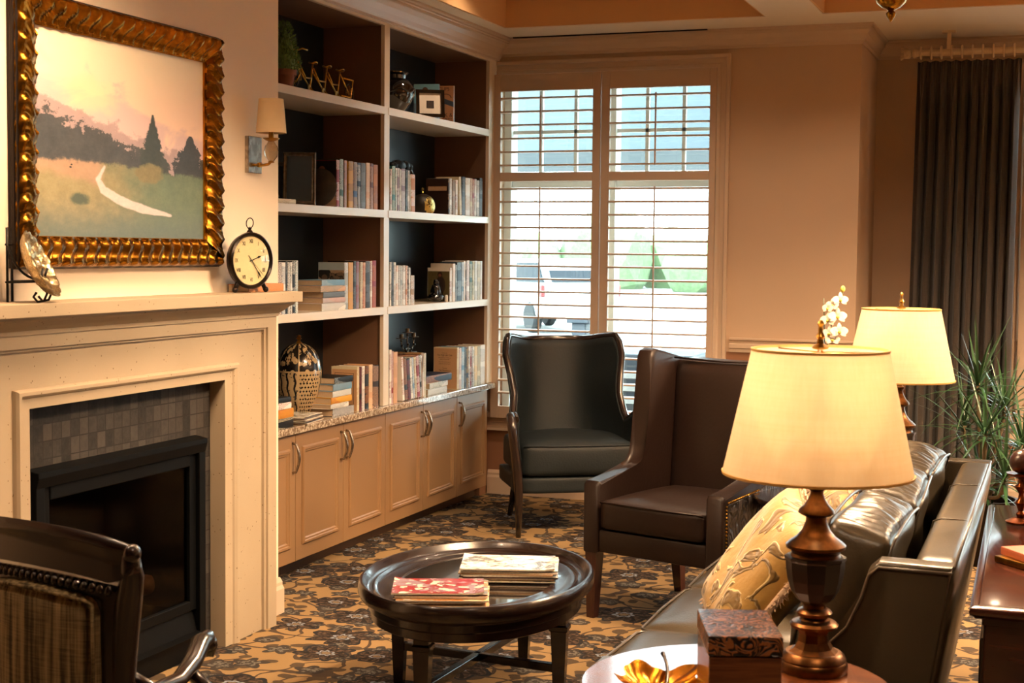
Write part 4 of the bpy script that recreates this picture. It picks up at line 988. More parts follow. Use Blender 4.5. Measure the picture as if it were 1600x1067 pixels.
# topiary
t = thing('topiary', 'small conical boxwood topiary in a terracotta pot on the top left shelf', 'potted plant', (-3.575, 6.42, 2.4035))
bm = B(); lathe(bm, [(0, 0), (0.040, 0), (0.052, 0.058), (0.060, 0.058), (0.063, 0.085), (0.056, 0.085), (0.052, 0.072), (0, 0.070)], 28); obj('pot', bm, 'terracotta', t, smooth=30)
bm = B()
for k in range(1100):
    h = random.random()**1.15; z = 0.08+h*0.235; R = 0.075*(1-h)**0.62*(0.55+0.45*min(1, (h+0.05)*9))+0.008; a = random.random()*2*PI; rr = R*random.uniform(0.72, 1.08)
    p = Vector((rr*math.cos(a), rr*math.sin(a), z)); out = Vector((math.cos(a), math.sin(a), random.uniform(0.2, 1.4))).normalized(); sd = out.cross(Vector((random.uniform(-1, 1), random.uniform(-1, 1), 1))).normalized()
    L = random.uniform(0.012, 0.02); w = 0.004; n_ = out.cross(sd)*0.0015
    vs = [bm.verts.new(q) for q in (p, p+out*L*0.5+sd*w+n_, p+out*L, p+out*L*0.5-sd*w+n_)]; bm.faces.new(vs)
lathe(bm, [(0, 0.07), (0.058, 0.085), (0.052, 0.16), (0.03, 0.24), (0, 0.29)], 12)
obj('foliage', bm, 'leaf', t)
# tandem bicycle model
t = thing('tandem_bicycle', 'miniature brass tandem bicycle with three saddles on the top left shelf', 'bicycle model', (-3.60, 6.50, 2.4035), (0, 0, 0.02))
def wire(bm, pts, r=0.0032): tube(bm, pts, r*1.25, 6)
bm = B(); fr = 0.0036; zc = 0.030
seats = [0.27, 0.43, 0.585]
wire(bm, [(0, 0.10, 0.165), (0, 0.145, 0.105), (0, 0.085, 0.045)], fr); wire(bm, [(0, 0.10, 0.165), (0, 0.14, 0.06)], fr)
px0 = 0.12
for s in seats:
    wire(bm, [(0, s-0.03, zc), (0, s, 0.155)], 0.0042)
    wire(bm, [(0, px0+0.012, 0.135), (0, px0+0.07, 0.078), (0, s-0.016, 0.082)], fr); wire(bm, [(0, px0, 0.115), (0, s-0.03, zc)], fr)
    px0 = s+0.0
wire(bm, [(0, 0.585, 0.145), (0, 0.70, 0.045)], fr); wire(bm, [(0, 0.62, 0.125), (0, 0.745, 0.125), (0, 0.72, 0.03), (0, 0.60, 0.03)], 0.0042)
wire(bm, [(0, 0.105, 0.15), (0, 0.085, 0.20)], fr); obj('frame', bm, 'brass', t)
for yy in (0.06, 0.70):
    bm = B(); tube(bm, [(0, yy+0.048*math.cos(a*PI/16), 0.052+0.048*math.sin(a*PI/16)) for a in range(32)], 0.004, 6, closed=True); obj('tyre', bm, 'iron', t)
    bm = B()
    for a in range(8): wire(bm, [(0, yy, 0.052), (0, yy+0.046*math.cos(a*PI/4), 0.052+0.046*math.sin(a*PI/4))], 0.0009)
    obj('spokes', bm, 'brass', t)
for s in seats:
    bm = B(); tube(bm, [(0.02*math.cos(a*PI/8), s+0.004+0.026*math.sin(a*PI/8), 0.162+0.004*math.cos(a*PI/4)) for a in range(16)], 0.0035, 6, closed=True); obj('saddle', bm, 'brass', t)
for s in seats:
    bm = B(); tb = B(); lathe(tb, [(0, -0.002), (0.020, -0.002), (0.020, 0.002), (0, 0.002)], 16); bmesh.ops.transform(tb, matrix=Matrix.Translation((0.010, s-0.055, 0.026)) @ Matrix.Rotation(PI/2, 4, 'Y'), verts=tb.verts); merge(bm, tb)
    wire(bm, [(0.012, s-0.05, 0.03), (0.012, s-0.01, 0.012), (0.02, s+0.0, 0.010)], 0.004); obj('chainring', bm, 'brass', t)
bm = B(); wire(bm, [(0, 0.085, 0.20), (-0.03, 0.10, 0.212), (-0.04, 0.135, 0.208)], 0.0035); wire(bm, [(0, 0.085, 0.20), (0.03, 0.10, 0.212), (0.04, 0.135, 0.208)], 0.0035); obj('handlebar', bm, 'brass', t)
# left bay, second shelf
def easel_frame(label, x, y, z, w, h, rz, tilt_):
    t = thing('picture_frame', label, 'picture frame', (x, y, z), (0, 0, rz)); T = Matrix.Rotation(tilt_, 4, 'X')
    bm = B(); sweep(bm, [(-w/2, 0, 0), (w/2, 0, 0), (w/2, 0, h), (-w/2, 0, h)], [(0, 0), (0, 0.01), (0.006, 0.016), (0.012, 0.010), (0.020, 0.010), (0.020, 0)], (0, -1, 0), closed=True); bmesh.ops.transform(bm, matrix=T, verts=bm.verts); obj('frame', bm, 'pewter', t)
    bm = B(); box(bm, -w/2+0.018, w/2-0.018, -0.004, 0.0, 0.018, h-0.018, mat=T); obj('dark_print', bm, 'black_gloss', t); return t
easel_frame('tall dark pewter picture frame on the left bay shelf', -3.60, 6.62, 1.838, 0.165, 0.265, 0.35, -0.06)
easel_frame('thin picture frame standing behind the tall pewter frame', -3.70, 6.66, 1.838, 0.16, 0.22, 0.35, -0.06)
bm = B(); lathe(bm, [(0, 0), (0.020, 0.002), (0.026, 0.016), (0.018, 0.030), (0.006, 0.036), (0, 0.036)], 9); tag(obj('crystal_ornament', bm, 'crystal', loc=(-3.60, 6.37, 1.8600)), 'small crystal ornament sitting on the low book at the shelf end', 'ornament')
book_flat('low cream book lying under the crystal ornament', 6.20, 6.43, 1.8375, 1.860, 'cream', 'tan', seed=1)
t = thing('stone_plate', 'dark mottled stone plate leaning against the portrait book cover', 'decorative plate', (-3.585, 6.80, 1.8385), (0, 0, 0.05))
bm = B(); T = Matrix.Translation((0, 0, 0.098)) @ Matrix.Rotation(PI/2-0.12, 4, 'X'); tb = B(); lathe(tb, [(0, -0.004), (0.06, -0.004), (0.088, -0.012), (0.096, -0.014), (0.098, -0.008), (0.06, 0.006), (0, 0.006)], 40); bmesh.ops.transform(tb, matrix=T, verts=tb.verts); merge(bm, tb); obj('plate', bm, 'stoneplate', t, smooth=40)
bm = B(); box(bm, -0.03, 0.03, -0.012, 0.02, 0, 0.006); tube(bm, [(0, 0.018, 0.004), (0, 0.034, 0.10)], 0.003, 6); obj('stand', bm, 'iron', t)
# black sculpture lying on the books of the right bay
t = thing('sculpture', 'black crouching animal sculpture lying on top of the books', 'sculpture', (-3.60, 7.70, 2.0645))
bm = B(); 
for (x, y, z, rx, ry, rz_) in ((0, 0.10, 0.035, 0.035, 0.075, 0.036), (0, 0.03, 0.030, 0.028, 0.045, 0.028), (0.0, 0.19, 0.040, 0.030, 0.040, 0.032), (0.0, 0.245, 0.038, 0.024, 0.030, 0.024), (0.0, 0.15, 0.012, 0.03, 0.06, 0.012)):
    tb = B(); bmesh.ops.create_icosphere(tb, subdivisions=3, radius=1.0)
    for v in tb.verts: v.co = Vector((v.co.x*rx, v.co.y*ry, v.co.z*rz_))*(1+0.10*math.sin(v.co.x*9+v.co.y*11+v.co.z*7))
    bmesh.ops.transform(tb, matrix=Matrix.Translation((x, y, z)), verts=tb.verts); merge(bm, tb)
obj('body', bm, 'black_metal', t, smooth=True)
bm = B(); tube(bm, bez((0.0, 0.25, 0.03), (0.01, 0.30, 0.02), (0.01, 0.27, -0.04), (0.012, 0.275, -0.065), 8), [0.008]*8+[0.004], 8); obj('tail', bm, 'black_gloss', t)
# brass globe
t = thing('armillary_globe', 'dark shell globe with a gilded openwork front on the right bay shelf', 'globe ornament', (-3.615, 8.19, 1.838))
bm = B(); tb = B(); bmesh.ops.create_uvsphere(tb, u_segments=40, v_segments=24, radius=0.074); bmesh.ops.transform(tb, matrix=Matrix.Diagonal((1, 1.12, 1, 1)), verts=tb.verts)
geom = tb.verts[:]+tb.edges[:]+tb.faces[:]; bmesh.ops.bisect_plane(tb, geom=geom, plane_co=(0, 0, -0.045), plane_no=(0, 0, 1), clear_inner=True)
es = [e for e in tb.edges if e.is_boundary]; bmesh.ops.contextual_create(tb, geom=es)
for f in tb.faces: f.material_index = 1 if f.calc_center_median().x > 0.045 or f.calc_center_median().y > 0.068 else 0
bmesh.ops.transform(tb, matrix=Matrix.Translation((0, 0, 0.045)), verts=tb.verts); merge(bm, tb); obj('shell', bm, ['globe_dark', 'globe_gold'], t, smooth=60)
bm = B(); lathe(bm, [(0.004, 0), (0.008, 0.006), (0.004, 0.012), (0.0, 0.016)], 10, (0, 0, 0.119)); tube(bm, [(0, 0.012*math.cos(a*PI/8), 0.142+0.012*math.sin(a*PI/8)) for a in range(16)], 0.0016, 5, closed=True); obj('loop', bm, 'brass', t)
# figurine in front of the olive cover
t = thing('figurine', 'small dark seated figurine in front of the olive book cover', 'figurine', (-3.585, 8.33, 1.3025))
bm = B()
for (x, y, z, r, sx, sy, sz) in ((0, 0, 0.028, 0.05, 1.0, 1.3, 0.5), (0, 0, 0.07, 0.034, 1, 1, 1.25), (0, 0.005, 0.118, 0.02, 1, 1, 1.1), (0.01, -0.035, 0.055, 0.018, 1, 1, 1.8), (0.01, 0.04, 0.05, 0.018, 1, 1, 1.6)):
    tb = B(); bmesh.ops.create_icosphere(tb, subdivisions=3, radius=r)
    for v in tb.verts: v.co = Vector((v.co.x*sx, v.co.y*sy, v.co.z*sz))*(1+0.06*math.sin(v.co.x*120+v.co.z*150))
    bmesh.ops.transform(tb, matrix=Matrix.Translation((x, y, max(z, r*sz*0.98))), verts=tb.verts); merge(bm, tb)
obj('body', bm, 'black_gloss', t, smooth=True)
bm = B(); lathe(bm, [(0, 0), (0.010, 0), (0.010, 0.035), (0.006, 0.042), (0, 0.042)], 14, (0.055, 0.035, 0)); obj('white_peg', bm, 'paper', t, smooth=30)
# patterned jar
def jar_mat():
    M = Mat('black_and_cream_sgraffito', '#0e0c0b', 0.22, coat=0.3); v = M.coords(); x, y, z = M.xyz(v); th = y.atan2(x)
    seg = (th/(PI/3)+0.5); f = seg.frac(); sid = (seg.floor()*0.5).frac().gt(0.25)
    rib = (f-0.5).abs().gt(0.475)
    # diamonds with wavy bands
    wv = ((f*3.0+(z*95.0).sin()*0.09).frac()-0.5).abs().lt(0.13); dia = (((f*3.0).frac()-0.5).abs()*1.4+((z*15.1).frac()-0.5).abs()).lt(0.22)
    low1 = (1.0-wv)*(1.0-dia)
    sc_ = (((z*48.0).frac()-0.5).abs()*1.2+((f*7.0+(z*48.0).floor()*0.5).frac()-0.5).abs()).step(0.30, 0.42)
    star = (((f-0.5)*(f-0.5)*0.09+(z-0.30)*(z-0.30))).pow(0.5); sth = ((f-0.5)*0.3).atan2(z-0.30)
    st = star.lt((sth*5.0).cos().abs()*0.018+0.014)*star.gt(0.006)
    pet = V(M.nt, M.voro(M.vec(f*1.2, z*9.0, 0.0), 3.0).outputs['Distance']).lt(0.42)*star.gt(0.045)
    upp = st._m('MAXIMUM', pet)
    low = sc_+(low1-sc_)*sid
    pat = low+(upp-low)*z.gt(0.235)
    ring = (z-0.235).abs().lt(0.004)._m('MAXIMUM', (z-0.085).abs().lt(0.003))
    f2 = M.noise(v, 70, 2).gt(0.36)
    pat = pat*f2
    pat = pat._m('MAXIMUM', rib)._m('MAXIMUM', ring)
    M.color(M.mix(pat, '#0e0c0b', '#a8906c')); return M.m
MT['jar'] = jar_mat()
t = thing('patterned_jar', 'tall black and cream patterned egg-shaped jar behind the book stacks', 'jar', (-3.705, 6.81, 0.7503), (0, 0, -0.55))
bm = B(); lathe(bm, [(0, 0), (0.055, 0), (0.060, 0.012), (0.078, 0.05), (0.105, 0.11), (0.118, 0.18), (0.119, 0.235), (0.108, 0.295), (0.084, 0.34), (0.055, 0.366), (0.022, 0.378), (0, 0.380)], 48); obj('body', bm, 'jar', t, smooth=60)
bm = B(); lathe(bm, [(0.02, 0.377), (0.012, 0.385), (0.008, 0.395), (0.016, 0.402), (0.008, 0.410), (0.014, 0.416), (0, 0.424)], 16); obj('finial', bm, 'brass', t, smooth=40)
# magazines piled on the counter
def mags(prefix, cx, cy, z, w, d, n, rz, cols, group, wob=0.03, place='', th=(0.003, 0.006)):
    for k in range(n):
        t_ = random.uniform(*th); bm = B(); nn = 10; vs = []
        curl = 0.012 if k == n-1 else 0.0
        a = rz+random.uniform(-wob, wob)
        top = []; bot = []
        for i in range(nn+1):
            for j in range(3):
                u, v_ = i/nn-0.5, j/2-0.5
                zz = curl*max(0, (abs(u)*2-0.75))**1.5*(1 if (u < 0) == (v_ > 0) else 0.1)*4
                top.append(bm.verts.new((u*w, v_*d, t_+zz))); bot.append(bm.verts.new((u*w, v_*d, zz)))
        ix = lambda i, j: i*3+j
        for i in range(nn):
            for j in range(2):
                bm.faces.new((top[ix(i, j)], top[ix(i+1, j)], top[ix(i+1, j+1)], top[ix(i, j+1)])); f = bm.faces.new((bot[ix(i, j)], bot[ix(i+1, j)], bot[ix(i+1, j+1)], bot[ix(i, j+1)])); f.material_index = 1
        for i in range(nn):
            for j in (0, 2):
                f = bm.faces.new((top[ix(i, j)], top[ix(i+1, j)], bot[ix(i+1, j)], bot[ix(i, j)])); f.material_index = 1
        for i in (0, nn):
            for j in range(2):
                f = bm.faces.new((top[ix(i, j)], top[ix(i, j+1)], bot[ix(i, j+1)], bot[ix(i, j)])); f.material_index = 1
        c = cols[k % len(cols)]
        lab = '%s-covered magazine, %s of the %s' % (WORDS[c[0]], 'topmost' if k == n-1 else ('lowest' if k == 0 else ORD[k]+' from the bottom'), place)
        o = obj('magazine', bm, [mag_mat(*c, k), ('pageedge', 'pageedge_white', 'pageedge_dark', 'pageedge_white')[(k*7+n) % 4]], loc=(cx+random.uniform(-.012, .012), cy+random.uniform(-.012, .012), z), rot=(0, 0, a)); tag(o, lab, 'magazine', group)
        z += t_+0.0006
    return z
MT['pageedge_white'] = plain('white_page_edge', '#cfc3b0', 0.6, var=0.2, scale=150)
MT['pageedge_dark'] = plain('dark_page_edge', '#4a342a', 0.6, var=0.3, scale=150)
MT['pageedge'] = plain('glossy_page_edge', '#b8946c', 0.6, var=0.25, scale=120)
_mm = {}
def mag_mat(c, tc, k):
    key = (c, tc)
    if key in _mm: return _mm[key]
    M = Mat('magazine_cover_%s' % c, COL[c], 0.18, coat=0.3); v = M.coords(); n = M.noise(v, 14, 4, 0.6, 0.8); x, y, z = M.xyz(v)
    cc = M.mix(n.step(0.42, 0.6), COL[c], COL[tc]); cc = M.mix(M.noise(M.coords(loc=(3, 1, 0)), 26, 2).gt(0.58), cc, '#d8cbb8'); M.color(cc); _mm[key] = M.m; return M.m
mags('mag', -3.575, 6.55, 0.7503, 0.18, 0.24, 8, 0.15, [('cream', 'tan'), ('grey', 'white'), ('white', 'green'), ('tan', 'cream'), ('white', 'grey')], 'magazines on the granite counter', place='pile on the granite counter')
# candelabra on the right bay books
t = thing('candelabra', 'small black three-cup metal candelabra standing on the leaning books', 'candelabra', (-3.62, 7.99, 1.0035))
bm = B(); tube(bm, [(0, -0.11, 0.004), (0, 0.13, 0.004)], 0.004, 8); tube(bm, [(-0.04, 0.0, 0.004), (0.04, 0.0, 0.004)], 0.004, 8)
tube(bm, bez((0, 0, 0.004), (0, 0.02, 0.03), (0, -0.02, 0.06), (0, 0, 0.105), 12), 0.0042, 8)
for s in (-1, 1): tube(bm, bez((0, 0, 0.035), (0, s*0.03, 0.02), (0, s*0.09, 0.02), (0, s*0.088, 0.075), 12), 0.0042, 8)
obj('arms', bm, 'pewter', t)
for yy, zz in ((0, 0.105), (-0.088, 0.075), (0.088, 0.075)):
    bm = B(); lathe(bm, [(0.003, 0), (0.010, 0.006), (0.004, 0.014), (0.032, 0.020), (0.032, 0.023), (0.013, 0.023), (0.013, 0.045), (0.010, 0.045), (0.010, 0.026), (0, 0.026)], 18, (0, yy, zz)); obj('candle_cup', bm, 'pewter', t, smooth=40)
for k, (yy, zz) in enumerate(((-0.045, 0.028), (0.045, 0.028), (0.0, 0.055), (-0.025, 0.012), (0.03, 0.012), (0.085, 0.05), (-0.085, 0.05))):
    bm = B(); bmesh.ops.create_icosphere(bm, subdivisions=2, radius=0.009); obj('bead', bm, 'black_gloss', t, smooth=True, loc=(0.004, yy, zz))

# ================================================================== MANTEL
t = thing('mantel_clock', 'round bronze mantel clock with Roman numerals and a ring on top', 'clock', (-3.105, 5.292, 1.4385), (0, 0, -0.30))
# local: face looks along +x
R = 0.116; zc = 0.131
TX = Matrix.Translation((0, 0, zc)) @ Matrix.Rotation(PI/2, 4, 'Y')
bm = B(); tb = B(); lathe(tb, [(0, -0.03), (R*0.86, -0.03), (R*0.93, -0.02), (R*0.97, -0.004), (R, 0.004), (R*0.99, 0.014), (R*0.93, 0.02), (R*0.88, 0.016), (R*0.85, 0.006), (0, 0.004)], 56); bmesh.ops.transform(tb, matrix=TX, verts=tb.verts); merge(bm, tb); obj('case', bm, 'bronze', t, smooth=40)
bm = B(); tb = B(); lathe(tb, [(0, 0.0042), (R*0.855, 0.0062), (R*0.855, 0.0072), (0, 0.0066)], 48); bmesh.ops.transform(tb, matrix=TX, verts=tb.verts); merge(bm, tb); obj('dial', bm, 'face_cream', t, smooth=40)
NUM = ['XII', 'I', 'II', 'III', 'IIII', 'V', 'VI', 'VII', 'VIII', 'IX', 'X', 'XI']
for i, s_ in enumerate(NUM):
    a = i*PI/6; r = R*0.68; text('numeral', s_, 0.024, 'ink', t, (0.0085, r*math.sin(a), zc+r*math.cos(a)), (PI/2-a if False else PI/2, 0, PI/2), 0.0002, 0.7)
bm = B(); hub = lambda a, L0, L1, w: None
def hand(bm, ang, L, w, tail, xo):
    d = Vector((0, math.sin(ang), math.cos(ang))); s = Vector((0, math.cos(ang), -math.sin(ang))); c0 = Vector((xo, 0, zc))
    pts = [c0-d*tail-s*w*.4, c0-d*tail+s*w*.4, c0+s*w*.6, c0+d*L*.62+s*w*.5, c0+d*L*.72+s*w*1.6, c0+d*L, c0+d*L*.72-s*w*1.6, c0+d*L*.62-s*w*.5, c0-s*w*.6]
    A = [bm.verts.new(p) for p in pts]; Bv = [bm.verts.new(p+Vector((0.001, 0, 0))) for p in pts]; bm.faces.new(A); bm.faces.new(Bv)
    for k in range(len(pts)): bm.faces.new((A[k], A[(k+1) % len(pts)], Bv[(k+1) % len(pts)], Bv[k]))
hand(bm, math.radians(70), R*0.50, 0.0032, 0.01, 0.0095); obj('hour_hand', bm, 'iron', t)
bm = B(); hand(bm, math.radians(143), R*0.76, 0.0022, 0.026, 0.011); obj('minute_hand', bm, 'iron', t)
bm = B(); hand(bm, math.radians(134), R*0.78, 0.0007, 0.03, 0.0125); lathe(bm, [(0, 0), (0.005, 0), (0.005, 0.002), (0, 0.002)], 12, (0, 0, 0)); obj('second_hand', bm, 'iron', t)
bm = B(); tb = B(); lathe(tb, [(R*0.86, 0.013), (R*0.6, 0.021), (R*0.3, 0.0255), (0, 0.0265)], 40, cap=False); bmesh.ops.transform(tb, matrix=TX, verts=tb.verts); merge(bm, tb); obj('glass', bm, 'crystal' if False else 'glass', t, smooth=True)
bm = B(); lathe(bm, [(0.014, 0), (0.010, 0.008), (0.006, 0.012), (0.009, 0.018), (0.0, 0.024)], 16, (0, 0, zc+R-0.002)); obj('pendant_knob', bm, 'bronze', t, smooth=40)
bm = B(); tube(bm, [(0.002*math.sin(a*PI/12), 0.019*math.cos(a*PI/12), zc+R+0.036+0.021*math.sin(a*PI/12)) for a in range(24)], 0.0022, 6, closed=True); obj('ring', bm, 'bronze', t)
for s in (-1, 1):
    bm = B(); tube(bm, [(0.0, s*0.062, 0.05), (0.002, s*0.082, 0.014)], [0.010, 0.009], 10); tb = B(); bmesh.ops.create_icosphere(tb, subdivisions=2, radius=0.0125); bmesh.ops.transform(tb, matrix=Matrix.Translation((0.004, s*0.084, 0.0125)), verts=tb.verts); merge(bm, tb); obj('foot', bm, 'bronze', t, smooth=True)
book_flat('tan book lying behind the mantel clock', 5.30, 5.59, 1.4382, 1.472, 'orange', 'tan', d=0.10, x=-3.115, seed=2)
# iron plate stand and silver platter
t = thing('plate_stand', 'black wrought-iron plate stand with scrolled feet on the mantel', 'plate stand', (-3.104, 3.912, 1.4385), (0, 0, 0.5))
bm = B()
tube(bm, [(-0.07, 0.01, 0.0), (-0.07, 0.01, 0.24)], 0.0042, 8); tube(bm, [(-0.07, 0.0, 0.065), (0.02, 0.0, 0.068), (0.045, -0.0, 0.055), (0.055, 0.0, 0.03), (0.045, 0.0, 0.006), (0.025, 0, 0.002), (0.012, 0, 0.018), (0.022, 0, 0.033)], 0.0042, 8)
tube(bm, bez((-0.07, 0.0, 0.19), (-0.055, 0, 0.15), (-0.04, 0, 0.08), (0.035, 0, 0.072), 10)+[(0.042, 0, 0.11)], 0.004, 8)
obj('near_arm', bm, 'iron', t)
bm = B(); tube(bm, [(-0.07, 0.09, 0.0), (-0.07, 0.09, 0.24)], 0.0042, 8); tube(bm, [(-0.07, 0.09, 0.065), (0.02, 0.09, 0.068), (0.045, 0.09, 0.055), (0.055, 0.09, 0.03), (0.045, 0.09, 0.006), (0.025, 0.09, 0.002), (0.012, 0.09, 0.018)], 0.0042, 8); tube(bm, [(0.03, 0.09, 0.07), (0.042, 0.09, 0.11)], 0.004, 8)
for z in (0.065, 0.185): tube(bm, [(-0.07, -0.012, z), (-0.07, 0.11, z)], 0.0035, 8)
obj('far_arm', bm, 'iron', t)
def platter():
    bm = B(); nr, na = 36, 160; rings = []
    for i in range(nr+1):
        r = i/nr; row = []
        for k in range(na):
            a = 2*PI*k/na; rr = r*(1+0.02*math.sin(a*16)*(r > 0.9)); y = rr*math.cos(a)*0.115; z = rr*math.sin(a)*0.115
            x = -0.022*(1-r*r)+0.02*r**6 + (0.0042*abs(math.sin(a*8))*abs(math.sin(r*15.7))-0.002*(math.sin(a*16+r*9) > 0.3) if r > 0.2 else 0.004*math.cos(r*15))
            row.append(bm.verts.new((x, y, z)))
        rings.append(row)
    back = [[bm.verts.new(v.co+Vector((-0.006, 0, 0))) for v in row] for row in rings]
    for S in (rings, back):
        for i in range(nr):
            for k in range(na): bm.faces.new((S[i][k], S[i][(k+1) % na], S[i+1][(k+1) % na], S[i+1][k]))
    for k in range(na): bm.faces.new((rings[nr][k], rings[nr][(k+1) % na], back[nr][(k+1) % na], back[nr][k]))
    return bm
o = obj('decorative_platter', platter(), 'silver', smooth=True, loc=(-3.092, 3.938, 1.556), rot=(0, -0.45, 0.45)); tag(o, 'embossed silver-gilt platter leaning on the black iron stand', 'platter')
# ================================================================== COFFEE TABLE
CT = (-1.94, 4.91); CA = math.radians(7.4)
ct = thing('coffee_table', 'oval dark mahogany coffee table with a glass inset top', 'coffee table', (CT[0], CT[1], 0), (0, 0, CA))
AY, AX = 0.572, 0.414
def oval(bm, prof, n=72, mi=0):
    """prof: (inset from rim, z), swept round the oval"""
    rings = []
    for ins, z in prof:
        rings.append([bm.verts.new(((AX-ins)*math.cos(2*PI*k/n), (AY-ins)*math.sin(2*PI*k/n), z)) for k in range(n)])
    for A, Bq in zip(rings, rings[1:]):
        for k in range(n): bm.faces.new((A[k], A[(k+1) % n], Bq[(k+1) % n], Bq[k])).material_index = mi
    return rings
bm = B(); r = oval(bm, [(0.165, 0.405), (0.02, 0.405), (0.006, 0.412), (0.0, 0.425), (0.0, 0.440), (0.002, 0.455), (0.008, 0.463), (0.016, 0.463), (0.024, 0.455), (0.032, 0.441), (0.040, 0.436), (0.050, 0.434), (0.058, 0.439), (0.066, 0.436), (0.072, 0.430), (0.128, 0.430), (0.134, 0.434), (0.142, 0.434), (0.148, 0.428), (0.165, 0.427)])
for k in range(72): bm.faces.new((r[0][k], r[0][(k+1) % 72], r[-1][(k+1) % 72], r[-1][k]))
obj('tray_top', bm, 'mahogany', ct, smooth=35)
bm = B(); r = oval(bm, [(0.146, 0.424), (0.146, 0.431)]); bm.faces.new(r[0]); bm.faces.new(r[1])
MT['tableglass'] = Mat('smoked_table_glass', '#1a1512', 0.03, coat=1.0, spec=1.0).m
obj('glass_inset', bm, 'tableglass', ct)
bm = B(); r = oval(bm, [(0.05, 0.335), (0.045, 0.338), (0.045, 0.365), (0.036, 0.372), (0.036, 0.395), (0.022, 0.405), (0.07, 0.405), (0.07, 0.335)])
for k in range(72): bm.faces.new((r[0][k], r[0][(k+1) % 72], r[-1][(k+1) % 72], r[-1][k]))
obj('apron', bm, 'mahogany', ct, smooth=35)
def tleg(x, y):
    bm = B()
    def sq(h, z): return [(-h, -h, z), (h, -h, z), (h, h, z), (-h, h, z)]
    secs = [[bm.verts.new(Vector(p)+Vector((x, y, 0))) for p in sq(h, z)] for h, z in ((0.016, 0), (0.018, 0.02), (0.028, 0.285), (0.033, 0.29), (0.033, 0.303), (0.026, 0.309), (0.026, 0.345), (0.030, 0.35), (0.030, 0.404))]
    for A, Bq in zip(secs, secs[1:]):
        for k in range(4): bm.faces.new((A[k], A[(k+1) % 4], Bq[(k+1) % 4], Bq[k]))
    bm.faces.new(secs[0]); bm.faces.new(secs[-1]); return bm
LEGS = [(-0.075, -0.448), (0.318, -0.075), (0.075, 0.448), (-0.318, 0.075)]
for x, y in LEGS: obj('leg', tleg(x, y), 'mahogany', ct)
bm = B()
for (xa, ya), (xb, yb) in ((LEGS[0], LEGS[2]), (LEGS[1], LEGS[3])):
    d = Vector((xb-xa, yb-ya, 0)); L = d.length; ang = math.atan2(d.y, d.x)
    box(bm, 0.02, L-0.02, -0.014, 0.014, 0.135, 0.165, mat=Matrix.Translation((xa, ya, 0)) @ Matrix.Rotation(ang, 4, 'Z'), bev=0.003)
obj('stretcher', bm, 'mahogany', ct)
GZ = 0.4315
E1 = mags('m', -1.945, 4.585, GZ, 0.31, 0.225, 9, 0.38, [('tan', 'peach'), ('brown', 'cream'), ('cream', 'orange'), ('black', 'red'), ('orange', 'cream'), ('grey', 'tan'), ('peach', 'brown'), ('tan', 'grey'), ('red', 'mauve')], 'magazines in the near pile on the coffee table', wob=0.03, place='near pile on the coffee table')
mags('m', -1.860, 5.010, GZ, 0.34, 0.25, 10, 0.31, [('tan', 'cream'), ('cream', 'grey'), ('peach', 'tan'), ('brown', 'black'), ('white', 'grey'), ('silver', 'skyblue'), ('cream', 'peach'), ('grey', 'white'), ('peach', 'cream'), ('white', 'grey')], 'magazines in the far pile on the coffee table', wob=0.06, place='far pile on the coffee table')

# ================================================================== BLACK WING CHAIR (show-wood frame)
th1 = 0.55
wc = thing('wingback_chair', 'black leather wingback chair with curved dark wood frame in front of the window', 'armchair', (-2.533, 7.953, 0), (0, 0, th1))
# local: x right, y back (front of chair at y=0 faces -y)
def shell(bm, hw_f, hw_b, dep, H, flare, n=56, m=18, zlow=0.26, thick=0.045, e=2.6):
    """upholstered U-shaped shell; H(t,y) top height, flare(z,y) outward offset"""
    plan = []
    for i in range(n+1):
        u = -1+2*i/n; a = (1-abs(u))*PI/2   # 0 at fronts, pi/2 at back centre
        c, s_ = math.cos(a), math.sin(a)
        x = math.copysign(1, u if u else 1)*(abs(c)**(2/e)); y = abs(s_)**(2/e)
        plan.append((u, x, y))
    outer, inner = [], []
    for u, x, y in plan:
        yy = y*dep; w = hw_f+(hw_b-hw_f)*y; top = H(yy, abs(x))
        ro, ri = [], []
        for j in range(m+1):
            z = zlow+(top-zlow)*j/m; f = flare(z, yy)
            rec = 0.10*max(0, (z-0.45)/0.65)*y      # back leans
            ox = x*(w+f*abs(x)); oy = yy+rec
            ro.append(bm.verts.new((ox, oy, z)))
            nx, ny = x**3 if abs(x) > 0.3 else 0, y**3
            L = math.hypot(nx, ny) or 1
            ri.append(bm.verts.new((ox-thick*nx/L, oy-thick*ny/L, z-(0.0 if j < m else 0.004))))
        outer.append(ro); inner.append(ri)
    for i in range(n):
        for j in range(m):
            bm.faces.new((outer[i][j], outer[i+1][j], outer[i+1][j+1], outer[i][j+1])).smooth = True
            bm.faces.new((inner[i][j], inner[i][j+1], inner[i+1][j+1], inner[i+1][j])).smooth = True
        bm.faces.new((outer[i][m], outer[i+1][m], inner[i+1][m], inner[i][m])); bm.faces.new((outer[i][0], inner[i][0], inner[i+1][0], outer[i+1][0]))
    for i in (0, n):
        for j in range(m): bm.faces.new((outer[i][j], outer[i][j+1], inner[i][j+1], inner[i][j]))
    rim = [(outer[i][m].co+inner[i][m].co)/2 for i in range(n+1)]
    return rim
def sstep(a, b, x):
    t = max(0, min(1, (x-a)/(b-a))); return t*t*(3-2*t)
def Hb(y, ax):
    arm = 0.655+0.035*math.exp(-((y-0.07)/0.07)**2)-0.02*sstep(0.12, 0.25, y)
    wing = 1.085+0.035*sstep(0.45, 0.98, ax)*1.0
    return arm+(wing-arm)*sstep(0.22, 0.40, y)
